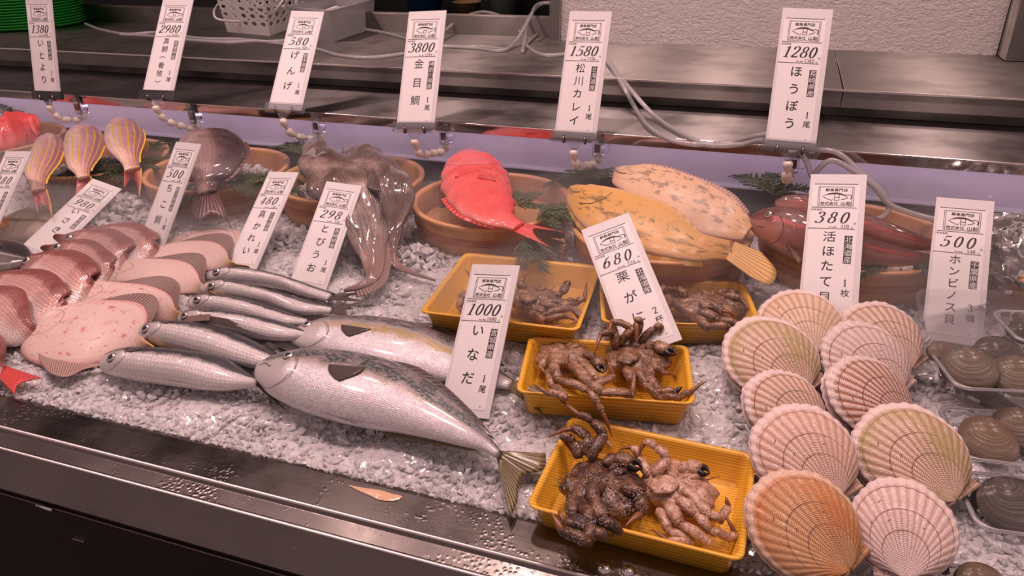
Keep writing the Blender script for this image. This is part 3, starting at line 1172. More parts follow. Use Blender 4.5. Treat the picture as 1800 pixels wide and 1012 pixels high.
scallop((1432, 628), (1382, 518), .078, .112, M_scal[0], 'cream scallop at the back of the left column, beside the rear crab tray', ear=1)
scallop((1418, 692), (1292, 576), .058, .098, M_scal[5], 'olive-tinged scallop, second from the back in the left column', ear=1)
scallop((1442, 768), (1314, 674), .042, .086, M_scal[1], 'tan ribbed scallop in the middle of the left column', ear=1)
scallop((1473, 880), (1354, 724), .030, .076, M_scal[2], 'pinkish scallop, second from the front in the left column', ear=1)
scallop((1492, 1004), (1332, 848), .022, .066, M_scal[4], 'orange-stained scallop at the front of the left column', ear=1)
scallop((1600, 652), (1488, 545), .070, .110, M_scal[1], 'brown-pink scallop at the back of the right column, below tag 380', ear=1)
scallop((1580, 694), (1458, 582), .056, .102, M_scal[3], 'whitish scallop with dark specks, second from the back in the right column', ear=1)
scallop((1597, 746), (1452, 656), .044, .092, M_scal[6], 'scallop with bold red-brown ribs in the middle of the right column', ear=1)
scallop((1678, 882), (1524, 728), .032, .070, M_scal[5], 'olive-rimmed scallop beside the clam packs, second from the front in the right column', ear=1)
scallop((1592, 1020), (1578, 846), .020, .062, M_scal[3], 'white scallop at the front of the right column', ear=-1)


# ------------------------------------------------------------------ clams
def clam(px, py, z, wpx, mat, label, yaw=0., pitch=.0, roll=0., group='hard clams in clear packs'):
    c = atZ(px, py, z)
    dist = -(ROT @ (c - CAM))[2]
    W = wpx * dist / FX
    t = empty('clam', c - (0, 0, .2 * W), label, 'clam', group)
    Rm = Matrix.Rotation(yaw, 3, 'Z') @ Matrix.Rotation(pitch, 3, 'X') @ Matrix.Rotation(roll, 3, 'Y')
    Rm = np.array([list(r) for r in Rm])
    N1, N2 = 26, 48
    for sg in (1, -1):
        V, uv = [], []
        um = np.array([-.18, .34, .16 * sg])       # beak, off centre near the hinge
        for i in range(N1):
            r = i / (N1 - 1)
            for j in range(N2):
                a = 6.2832 * j / N2
                ox, oy = .50 * math.cos(a) * (1 + .06 * math.cos(a)), .40 * math.sin(a) * (1 - .06 * math.sin(a)) - .01
                k = r
                P = um[:2] * (1 - k) + np.array([ox, oy]) * k
                dd = max(0., 1 - (P[0] / .515) ** 2 - ((P[1] + .005) / .425) ** 2)
                z_ = .27 * sg * dd ** .55
                z_ += sg * .006 * math.sin(r * 70) * min(1, r * 3) * dd ** .3
                V.append(c + Rm @ (np.array([P[0], P[1], z_]) * W))
                uv.append((r, .25 + .25 * math.sin(a)))
        mesh('valve', V, gridF(N1, N2, True), mat, t, uv=uv)
    P = [c + Rm @ (np.array([-.10 + .32 * q, .375 - .05 * q, 0]) * W) for q in np.linspace(0, 1, 6)]
    V, F = tube_geo(P, W * .022, 8)
    mesh('hinge_ligament', V, F, M_clam_dark, t)
    return t


clam(1654, 618, .098, 50, M_clam_tan, 'small tan clam at the back left of the upper open pack', .2, .6)
clam(1702, 646, .094, 94, M_clam_brown, 'large brown-striped clam at the front left of the upper open pack', -.35, .75, .1)
clam(1752, 622, .098, 84, M_clam_dark, 'dark grey clam at the back of the upper open pack', .1, .5)
clam(1790, 660, .092, 92, M_clam_brown, 'tan-brown clam at the right of the upper open pack, partly outside the frame', -.3, .7)
clam(1800, 582, .110, 62, M_clam_dark, 'dark clam in the pack at the upper right edge', .5, .4)
clam(1736, 772, .052, 98, M_clam_tan, 'tan clam at the left of the middle pack', -.75, .62, .2)
clam(1792, 752, .056, 92, M_clam_brown, 'finely ringed clam at the right of the middle pack', -.6, .9)
clam(1776, 888, .030, 128, M_clam_dark, 'big dark grey ringed clam alone in the lower pack', .15, .55)
clam(1722, 1022, .018, 84, M_clam_tan, 'tan clam cut off by the bottom edge of the photo', .0, .4)


def clear_pack(corn, zr, hgt, label, lid=None, ribs=22):
    """corn: back-left, front-left in the photograph; the pack runs to the right out of the frame"""
    A, B = atZ(*corn[0], zr), atZ(*corn[1], zr)
    dy = np.linalg.norm(A - B)
    yv = norm(A - B)
    xv = np.array([yv[1], -yv[0], 0])
    hx = .095
    c = (A + B) / 2 + xv * hx
    t = empty('clear_plastic_pack', (c[0], c[1], zr - hgt), label, 'plastic pack', 'clear plastic clam packs')
    rows = [(.80, .78, 0.), (.86, .84, .04), (.965, .955, .9), (.97, .96, .96)]
    V = []
    m = 0
    for sx, sy, z in rows:
        R = rrect(hx * sx, dy / 2 * sy, .016, 8)
        # dense outline so the ribs of the wall read
        D = []
        for k in range(len(R)):
            p, q = np.array(R[k]), np.array(R[(k + 1) % len(R)])
            nseg = max(1, int(np.linalg.norm(q - p) / .004))
            for w in range(nseg):
                D.append(p + (q - p) * w / nseg)
        if not m:
            m = len(D)
        D = [D[int(i * len(D) / m)] for i in range(m)]
        for i, d in enumerate(D):
            k = 1 + (.016 if (i % 3 == 0 and 0 < z < .95) else 0)
            V.append(c + xv * d[0] * k + yv * d[1] * k + np.array([0, 0, -hgt + hgt * z]))
    F = gridF(len(rows), m, True) + [tuple(range(m))[::-1]]
    mesh('pack_base', V, F, M_clear, t, smooth=False)
    secs = [(.97, .96, -.001), (1., 1., 0.), (1.025, 1.035, .0006), (1.03, 1.042, -.0024)]
    V = []
    for sx, sy, z in secs:
        V += [c + xv * p[0] + yv * p[1] + np.array([0, 0, z]) for p in rrect(hx * sx, dy / 2 * sy, .018, 8)]
    mesh('pack_rim', V, gridF(len(secs), 36, True), M_clear_rim, t, solid=.0008)
    if lid:
        # lid standing open behind the base, hinged along the back rim
        hin = c + yv * dy / 2 * 1.04
        upv = norm(np.array([0, 0, 1.0]) * math.cos(lid) + yv * math.sin(lid))
        nv = np.cross(xv, upv)
        V = []
        for sx, sy, d in [(1.03, 1.04, 0.), (.98, .97, .0), (.93, .90, .020), (.84, .80, .024)]:
            R = rrect(hx * sx, dy / 2 * sy, .018, 8)
            V += [hin + xv * p[0] + upv * (p[1] + dy / 2 * 1.04) + nv * -d for p in R]
        mesh('pack_lid', V, gridF(4, 36, True) + [tuple(range(108, 144))], M_clear, t)
    return t


clear_pack([(1634, 612), (1684, 680)], .098, .036, 'clear plastic clamshell pack of clams standing open in front of tag 500', lid=1.02)
clear_pack([(1742, 545), (1796, 600)], .122, .036, 'clear plastic pack at the right edge of the photo, above the open clam pack')
clear_pack([(1650, 712), (1692, 802)], .052, .036, 'clear plastic pack of two clams in the middle right, beside the scallops')
clear_pack([(1676, 826), (1722, 926)], .034, .034, 'clear plastic pack with one big dark clam at the lower right')
clear_pack([(1640, 985), (1660, 1075)], .022, .032, 'clear plastic pack at the bottom right corner, mostly outside the photo')


# ------------------------------------------------------------------ wrapped bag in the last tub
def wrapped():
    c = atZ(1800, 440, .150)
    t = empty('wrapped_bag', (c[0], c[1], .10), 'crinkled clear plastic bag of dark shellfish in the tub at the right end', 'bag')
    rg = np.random.RandomState(4)
    for k, (mat_, R0, amp) in enumerate(((M_clam_dark, .060, .012), (M_wrap, .072, .010))):
        V = []
        ph = rg.rand(6) * 6.28
        for i in range(28):
            th = math.pi * i / 27
            for j in range(56):
                a = 6.2832 * j / 56
                r = R0 * (1 + .12 * math.sin(3 * a + ph[0])) + amp * (math.sin(7 * a + 5 * th + ph[1]) * math.sin(4 * th + ph[2]) + .6 * math.sin(13 * a - 9 * th + ph[3]))
                V.append(c + np.array([1.15 * r * math.sin(th) * math.cos(a), .9 * r * math.sin(th) * math.sin(a), .72 * r * math.cos(th) - .004]))
        mesh('contents' if k == 0 else 'film', V, gridF(28, 56, True), mat_, t, smooth=k == 0)


wrapped()

# ------------------------------------------------------------------ lettering
_glyph = {}
_fc = bpy.data.curves.new('glyph_source', 'FONT')
_fo = bpy.data.objects.new('glyph_source', _fc)
COL.objects.link(_fo)


def glyph(ch, thin=0.0):
    if (ch, thin) not in _glyph:
        _fc.body = ch
        _fc.offset = thin
        dg = bpy.context.evaluated_depsgraph_get()
        dg.update()
        me = bpy.data.meshes.new_from_object(_fo.evaluated_get(dg))
        V = np.array([v.co[:2] for v in me.vertices]) if len(me.vertices) else np.zeros((0, 2))
        F = [list(p.vertices) for p in me.polygons]
        bpy.data.meshes.remove(me)
        _glyph[(ch, thin)] = (V, F)
    return _glyph[(ch, thin)]


def nib(P, wmax, wmin, close=False, n=40, exp=1.4):
    """ribbon of a broad pen: thick on upright strokes, thin on level ones"""
    P = np.array(P, float)
    C = catmull(np.vstack([P, P[:1]]) if close else P, n)
    T = np.gradient(C, axis=0)
    if close:
        T[0] = T[-1] = C[1] - C[-2]
    V = []
    for c, t in zip(C, T):
        t = t / (np.linalg.norm(t) + 1e-9)
        w = wmin + (wmax - wmin) * abs(t[1]) ** exp
        nrm = np.array([-t[1], t[0]])
        V += [c + nrm * w / 2, c - nrm * w / 2]
    return np.array(V), [(2 * i, 2 * i + 1, 2 * i + 3, 2 * i + 2) for i in range(len(C) - 1)]


def bar(a, b, w):
    a, b = np.array(a, float), np.array(b, float)
    t = (b - a) / np.linalg.norm(b - a)
    k = np.array([-t[1], t[0]]) * w / 2
    return np.array([a + k, a - k, b - k, b + k]), [(0, 1, 2, 3)]


def ell(cx, cy, rx, ry, n=14):
    return [(cx + rx * math.cos(6.2832 * i / n), cy + ry * math.sin(6.2832 * i / n)) for i in range(n)]


def merge(parts):
    V, F, k = [], [], 0
    for v, f in parts:
        if len(v) == 0:
            continue
        V.append(v)
        F += [[i + k for i in q] for q in f]
        k += len(v)
    return np.vstack(V), F


TK, TN = .150, .036
DIG = {
    '0': lambda: merge([nib(ell(.3, .5, .215, .47), TK, TN, True, 50)]),
    '1': lambda: merge([nib([(.10, .82), (.22, .88), (.33, .97)], .03, .03, n=8), bar((.33, .97), (.33, .02), TK), bar((.13, .018), (.53, .018), .036)]),
    '2': lambda: merge([nib([(.09, .72), (.12, .90), (.30, .975), (.47, .90), (.50, .72), (.36, .44), (.07, .06)], TK, .035), bar((.06, .05), (.55, .05), .10), bar((.54, .02), (.585, .20), .03)]),
    '3': lambda: merge([nib([(.09, .80), (.16, .94), (.30, .975), (.46, .88), (.45, .68), (.25, .545)], TK, .035), nib([(.25, .545), (.46, .46), (.52, .26), (.43, .08), (.24, .02), (.10, .06), (.07, .16)], TK, .035)]),
    '4': lambda: merge([bar((.43, .97), (.05, .30), .035), bar((.04, .30), (.58, .30), .045), bar((.42, .97), (.42, .02), TK), bar((.28, .018), (.56, .018), .034)]),
    '5': lambda: merge([bar((.17, .93), (.53, .93), .085), bar((.18, .96), (.12, .53), .035), nib([(.12, .53), (.30, .60), (.48, .50), (.53, .30), (.43, .09), (.24, .02), (.10, .06), (.06, .15)], TK, .035)]),
    '6': lambda: merge([nib([(.50, .95), (.32, .86), (.14, .60), (.075, .32), (.15, .08), (.30, .02), (.47, .12), (.52, .32), (.44, .52), (.28, .55), (.12, .38)], TK, .035, n=50)]),
    '7': lambda: merge([bar((.08, .93), (.55, .93), .085), bar((.08, .95), (.06, .78), .03), nib([(.54, .93), (.36, .55), (.24, .02)], TK, .05)]),
    '8': lambda: merge([nib(ell(.31, .75, .175, .22), TK * .9, TN, True, 40), nib(ell(.30, .27, .225, .25), TK, TN, True, 40)]),
    '9': lambda: (lambda r: (np.array([.6, .99]) - r[0], r[1]))(DIG['6']()),
    '円': lambda: merge([]),
}


def digits(txt, x, y, h, adv, shear=.28, xs=1.0):
    """italic figures; x, y = lower left; h = height"""
    out = []
    for i, ch in enumerate(txt):
        V, F = DIG[ch]()
        V = V * (h * xs, h)
        V[:, 0] += V[:, 1] * shear
        out.append((V + (x + i * adv, y), F))
    return merge(out)


def row(txt, x, y, size, adv=None, thin=0., sx=1.0):
    out = []
    for i, ch in enumerate(txt):
        V, F = glyph(ch, thin)
        if len(V):
            out.append((V * (size * sx, size) + (x + i * (adv or size), y), F))
    return merge(out)


def column(txt, cx, ytops, size, thin=0., rot=()):
    out = []
    for ch, yt in zip(txt, ytops):
        kana = 0x3040 <= ord(ch) <= 0x30ff
        V, F = glyph(ch, thin if kana or thin < 0 else 0.)
        V = V.copy()
        if ch in '（）()':
            c = V.mean(0)
            V = V - c
            V = np.stack([V[:, 1], -V[:, 0]], 1) * size
            out.append((V + (cx, yt - size * .5), F))
        else:
            c = np.array([.47, .37])
            out.append(((V - c) * size + (cx, yt - size * .5), F))
    return merge(out)


TW, TH = .083, .25
ORG = 'in ice'


def logo():
    x0, x1, y0, y1 = -.0275, .0245, .192, .2265
    P = []
    for k in (0, .0022):
        w = .0006
        P += [bar((x0 + k, y0 + k * .4), (x0 + k, y1 - k * .4), w), bar((x1 - k, y0 + k * .4), (x1 - k, y1 - k * .4), w)]
    P += [bar((x0, y0), (x1, y0), .0006), bar((x0, y1), (x1, y1), .0006), bar((-.0345, .2315), (.030, .2315), .0008), bar((-.036, .189), (.030, .189), .0008)]
    P.append(row('鮮魚専門店', -.0175, .2185, .0062, .0066, .01, 1.08))
    P.append(row('株式会社', -.0238, .1940, .0064, .0066, .008, 1.05))
    P.append(row('山助', .0060, .1938, .0074, .0080, .012, 1.05))
    # the fish mark: thick upper back, thin belly, ladder-like box in the middle, hooked tail
    fx = lambda u, v: (-.0210 + u * .042, .2015 + v * .0165)
    up = [fx(0, .45), fx(.15, .70), fx(.35, .86), fx(.55, .86), fx(.75, .66), fx(.90, .36)]
    lo = [fx(0, .45), fx(.15, .62), fx(.35, .70), fx(.55, .70), fx(.75, .55), fx(.90, .36)]
    A, B = catmull(up, 30), catmull(lo, 30)
    P.append((np.vstack([A, B]), [(i, i + 1, 31 + i, 30 + i) for i in range(29)]))
    P.append(nib([fx(0, .45), fx(.10, .28), fx(.24, .10), fx(.33, .04), fx(.36, .22)], .0008, .0008, n=16))
    for a, b in (((.42, .02), (.42, .72)), ((.58, .02), (.58, .72)), ((.42, .04), (.58, .04)), ((.42, .36), (.58, .36))):
        P.append(bar(fx(*a), fx(*b), .0008))
    P.append(nib([fx(.66, .12), fx(.80, .22), fx(.90, .38)], .0009, .0009, n=10))
    P.append(nib([fx(.78, .62), fx(.90, .66), fx(1.0, .56), fx(1.0, .30), fx(.97, .18)], .0012, .0008, n=16))
    return merge(P)


TAGS = {
    '1380': ((-1.8247, 1.4740, 0.1920), (-0.2568, -0.0165, 0.0710), 1.00),
    '2980': ((-1.3562, 1.3727, 0.2405), (-0.6589, -0.0365, 0.0873), 1.00),
    '580': ((-1.0329, 1.4055, 0.2225), (-0.7104, -0.0204, 0.0911), 1.00),
    '3800': ((-0.6762, 1.3377, 0.2223), (-0.5807, -0.0653, 0.0456), 1.00),
    '1580': ((-0.3481, 1.3631, 0.2193), (-0.5222, -0.0155, 0.0176), 1.00),
    '1280': ((0.0421, 1.3300, 0.2400), (-0.5636, 0.0087, 0.0561), 1.00),
    '980': ((-1.2812, 0.9090, 0.0511), (-1.1847, 0.1924, 0.2015), 0.83),
    '500': ((-1.0573, 0.9724, 0.0724), (-0.7185, 0.0092, -0.1545), 0.83),
    '480': ((-0.8453, 0.9528, 0.0613), (-0.9327, -0.0551, -0.0923), 0.83),
    '298': ((-0.6993, 0.9357, 0.0537), (-0.9000, 0.0193, 0.1056), 0.83),
    '1000': ((-0.3332, 0.7336, 0.0143), (-0.8708, -0.0988, -0.0812), 0.90),
    '680': ((-0.1061, 0.8916, 0.0682), (-0.9700, -0.5133, 0.1649), 0.95),
    '380': ((0.1233, 1.0634, 0.0604), (-0.8444, -0.0697, -0.1180), 1.00),
    '500H': ((0.2897, 1.0535, 0.0553), (-0.8171, -0.0034, -0.1091), 0.92),
    '880': ((-1.3775, 0.8704, 0.0696), (-0.8308, -0.0742, -0.0261), 0.83),
}
SHRINK = {'380': .93, '500H': .96, '1000': 1.0, '1380': .925, '2980': .985, '580': .962, '3800': .985, '1580': .975, '1280': 1.0}
# price, name, origin, unit, tax price
INFO = {
    '1380': ('1380', 'いとより', '長崎県産', '1尾', '1490'), '2980': ('2980', '真鯛（養殖）', '愛媛県産', '1尾', '3218'), '580': ('580', 'げんげ', '岩手県産', '1尾', '626'),
    '3800': ('3800', '金目鯛', '神奈川県産', '1尾', '4104'), '1580': ('1580', '松川カレイ', '北海道産', '1尾', '1706'), '1280': ('1280', 'ほうぼう', '長崎県産', '1尾', '1382'),
    '980': ('980', 'いさき', '長崎県産', '', '1058'), '500': ('500', 'ちこ鯛', '鹿児島県産', '1尾', '540'), '480': ('480', '真かれい', '北海道産', '1尾', '518'),
    '298': ('298', 'とびうお', '長崎県産', '1尾', '322'), '1000': ('1000', 'いなだ', '宮城県産', '1尾', '1080'), '680': ('680', '栗がに', '北海道産', '2杯', '734'),
    '380': ('380', '活ほたて貝', '北海道産', '1枚', '410'), '500H': ('500', 'ホンビノス貝', '千葉県産', '3個', '540'), '880': ('880', 'ホウボウ', '長崎県産', '1尾', '950'),
}
INFO['880'] = ('880', 'ウ', '長崎県産', '', '950')
TLAB = {
    '1380': 'white price tag 1380 held in a clip, leftmost of the upper row',
    '2980': 'white price tag 2980 held in a clip, second from left in the upper row',
    '580': 'white price tag 580 held in a clip above the slimy brown fish',
    '3800': 'white price tag 3800 held in a clip left of the bright red fish',
    '1580': 'white price tag 1580 held in a clip above the pale flounders',
    '1280': 'white price tag 1280 held in a clip, rightmost of the upper row',
    '980': 'white price tag 980 leaning far over behind the pink bream fan',
    '500': 'white price tag 500 in front of the dark maroon bream',
    '480': 'white price tag 480 standing behind the silver flying fish and white flounders',
    '298': 'white price tag 298 in front of the slimy brown fish',
    '1000': 'white price tag 1000 standing behind the front amberjack',
    '680': 'white price tag 680 tilted to the left, standing at the crab trays',
    '380': 'white price tag 380 standing behind the scallops',
    '500H': 'white price tag 500 standing behind the open clam pack at the right',
    '880': 'white price tag 880 cut off by the left edge of the photo',
}
NAMEROWS = {1: [.26], 2: [.44, .62], 3: [.455, .615, .765], 4: [.455, .58, .70, .825], 5: [.450, .55, .65, .755, .86], 6: [.440, .522, .604, .686, .768, .85]}


def mrot(w):
    a = np.linalg.norm(w)
    k = np.array(w) / a
    K = np.array([[0, -k[2], k[1]], [k[2], 0, -k[0]], [-k[1], k[0], 0]])
    return np.eye(3) + math.sin(a) * K + (1 - math.cos(a)) * K @ K


CL = {'1380': .052, '2980': .050, '580': .045, '3800': .026, '1580': .030, '1280': .012}
TXF = {}


def price_tag(key):
    pos, w, sz = TAGS[key]
    k = SHRINK.get(key, 1.0)
    pos = CAM + (np.array(pos) - CAM) * k
    sz *= k
    Rm = mrot(w)
    xf = lambda V: pos + (np.asarray(V) * sz) @ Rm.T
    TXF[key] = (pos, Rm, sz, xf)
    price, name, org, unit, tax = INFO[key]
    t = empty('price_tag', pos, TLAB[key], 'price tag', 'white price tags of the upper row' if key in CL else 'white price tags standing in the ice')
    hw = TW / 2
    MB().box((-hw, 0, 0), (hw, .0026, TH)).build('backing_board', M_board, t, smooth=False, xf=xf)
    # printed sheet, slightly wavy where the laminate lifts
    px0, px1, pz0, pz1 = -.0372, .0330, .0115, .2325
    V, F = [], gridF(24, 9)
    for i in range(24):
        for j in range(9):
            x = px0 + (px1 - px0) * j / 8
            z = pz0 + (pz1 - pz0) * i / 23
            e = min(j, 8 - j, i, 23 - i) / 4
            V.append((x, -.0004 - .0003 * min(1, e), z))
    sheet = mesh('printed_sheet', xf(V), F, M_paper, t)

    def put(nm, geo, mat=M_ink, off=.00095):
        V2, F2 = geo
        V3 = np.stack([V2[:, 0], np.full(len(V2), -off), V2[:, 1]], 1)
        mesh(nm, xf(V3), F2, mat, sheet, smooth=False)
    put('shop_logo', logo())
    n = len(price)
    adv = .0142 if n == 4 else .0178
    x = -.0335 if n == 4 else -.0300
    if key in ('480', '298', '980', '580'):
        adv, x = .0165, -.0285
    put('price_figures', merge([digits(price, x, .1612, .0200, adv, .30, 1.0), row('本体価格', -.0365, .1835, .0040, .0042), row('円', .0268, .1595, .0042),
                                bar((-.0385, .1515), (.0290, .1515), .0008)]))
    put('tax_price', merge([digits(tax, .0050 + (4 - len(tax)) * .0040, .1530, .0062, .0042, 0., .88), row('税込価格', -.0085, .1531, .0029, .0030), row('円', .0240, .1530, .0030)]))
    m = len(name)
    size = {3: .0215, 4: .0208, 5: .0196, 6: .0172, 1: .019}[m]
    sx = {1: -.030}.get(m, -.0065)
    rows = [TH * (1 - r) + size * .5 for r in ([.425, .555, .685] if key == '980' else NAMEROWS[m])]
    if m == 1:
        rows = [.134]
        sx = -.002
    nm_txt = name
    put('name_lettering', column(nm_txt, sx, rows, size, .008))
    # origin in white on a black block
    no = len(org)
    ch = .0118
    yb = .1415
    bw = .0112
    cx = .0215
    if key in ('1280', '1000', '680', '380', '500H'):
        yb = .1400
    hh = ch * no * .98 + .001
    put('origin_block', merge([bar((cx, yb), (cx, yb - hh), bw)]), M_ink, .00095)
    put('origin_lettering', column(org, cx, [yb - .0008 - ch * .98 * i for i in range(no)], ch * .98, -.002), M_white_ink, .00115)
    if unit:
        put('unit_lettering', merge([digits(unit[0], .0178, .0545, .0115, .01, 0., .9), column(unit[1], .0215, [.0500], .0128, .0)]))
    put('number_mark', row('08', .0215, .0155, .0030, .0022))
    return t


for k in TAGS:
    price_tag(k)


# ------------------------------------------------------------------ clip stands of the upper row
def clip_stand(key, dx, label, bow=.05):
    pos, Rm, sz, xf = TXF[key]
    t = empty('sign_clip', pos, label, 'sign clip', 'clear sign clips on the shelf edge')
    w = .0475
    b = MB()
    b.box((-w, -.0045, -.004), (w, -.0022, .0145))
    b.box((-w, .0034, -.004), (w, .0052, .0145))
    b.box((-w, -.0045, -.007), (w, .0052, -.004))
    b.build('jaw', M_clip, t, smooth=False, xf=xf)
    for sx in (-.021, .021):
        h = MB()
        h.tube([(sx, -.0055, .003), (sx, -.0062, -.005), (sx, -.002, -.0095), (sx, .004, -.008), (sx, .006, .0), (sx, .006, .006)], .0022, 8)
        h.build('metal_hook', plain('clip_steel', (.22, .20, .19), .25, 1.) if 'clip_steel' not in bpy.data.materials else bpy.data.materials['clip_steel'], t, xf=xf)
    nk = MB()
    nk.add([(-.016, -.002, -.007), (.016, -.002, -.007), (.016, .003, -.007), (-.016, .003, -.007), (-.005, -.003, -.022), (.005, -.003, -.022), (.005, .004, -.022), (-.005, .004, -.022)],
           [(0, 1, 2, 3), (7, 6, 5, 4), (0, 4, 5, 1), (1, 5, 6, 2), (2, 6, 7, 3), (3, 7, 4, 0)])
    nk.build('neck', M_clip, t, smooth=False, xf=xf)
    a = xf([(0, 0, -.022)])[0]
    end = np.array([a[0] + dx, 1.408, .183])
    P = catmull([a, a + (0.001, .004, -.014), a + (dx * .15, .012, -.034), (a + end) / 2 + (0, 0, -.030), end + (-dx * .1, -.004, -.020), end], 60)
    L = np.r_[0, np.cumsum(np.linalg.norm(np.diff(P, axis=0), axis=1))]
    nb = max(4, int(L[-1] / .0215))
    for i in range(nb):
        s0, s1 = L[-1] * i / nb, L[-1] * (i + .93) / nb
        q = [np.array([np.interp(s, L, P[:, k]) for k in range(3)]) for s in np.linspace(s0, s1, 9)]
        V, F = tube_geo(q, [.0044, .0076, .0084, .0086, .0084, .0076, .0064, .0052, .0038], 12)
        mesh('bead', V, F, M_bead, t)
    # clamp gripping the shelf edge from below
    c = MB()
    e = end
    c.box((e[0] - .010, 1.391, .176), (e[0] + .010, 1.394, .2255))
    c.box((e[0] - .010, 1.412, .176), (e[0] + .010, 1.415, .2035))
    c.box((e[0] - .010, 1.394, .176), (e[0] + .010, 1.412, .180))
    c.box((e[0] - .008, 1.376, .212), (e[0] + .008, 1.391, .2145))
    c.build('clamp', M_clip, t, smooth=False, bevel=.001)
    MB().box((e[0] - .006, 1.3895, .186), (e[0] + .006, 1.3912, .202)).build('spring_plate', bpy.data.materials['clip_steel'], t, smooth=False, bevel=.0004)
    V = [e + np.array([.014 + .009 * math.cos(q) , -.012 + .004 * math.sin(q), .012 + .009 * math.sin(q)]) for q in np.linspace(-2.2, 2.0, 14)]
    V, F = tube_geo(V, .0009, 6)
    mesh('loop', V, F, M_clip, t)


CLB = {'1380': 'clear sign clip with white beads holding tag 1380', '2980': 'clear sign clip with white beads holding tag 2980',
       '580': 'clear sign clip with white beads holding tag 580', '3800': 'clear sign clip with white beads holding tag 3800',
       '1580': 'clear sign clip with white beads holding tag 1580', '1280': 'clear sign clip with white beads holding tag 1280'}
for k, dx in CL.items():
    clip_stand(k, dx, CLB[k])
bpy.data.objects.remove(_fo, do_unlink=True)

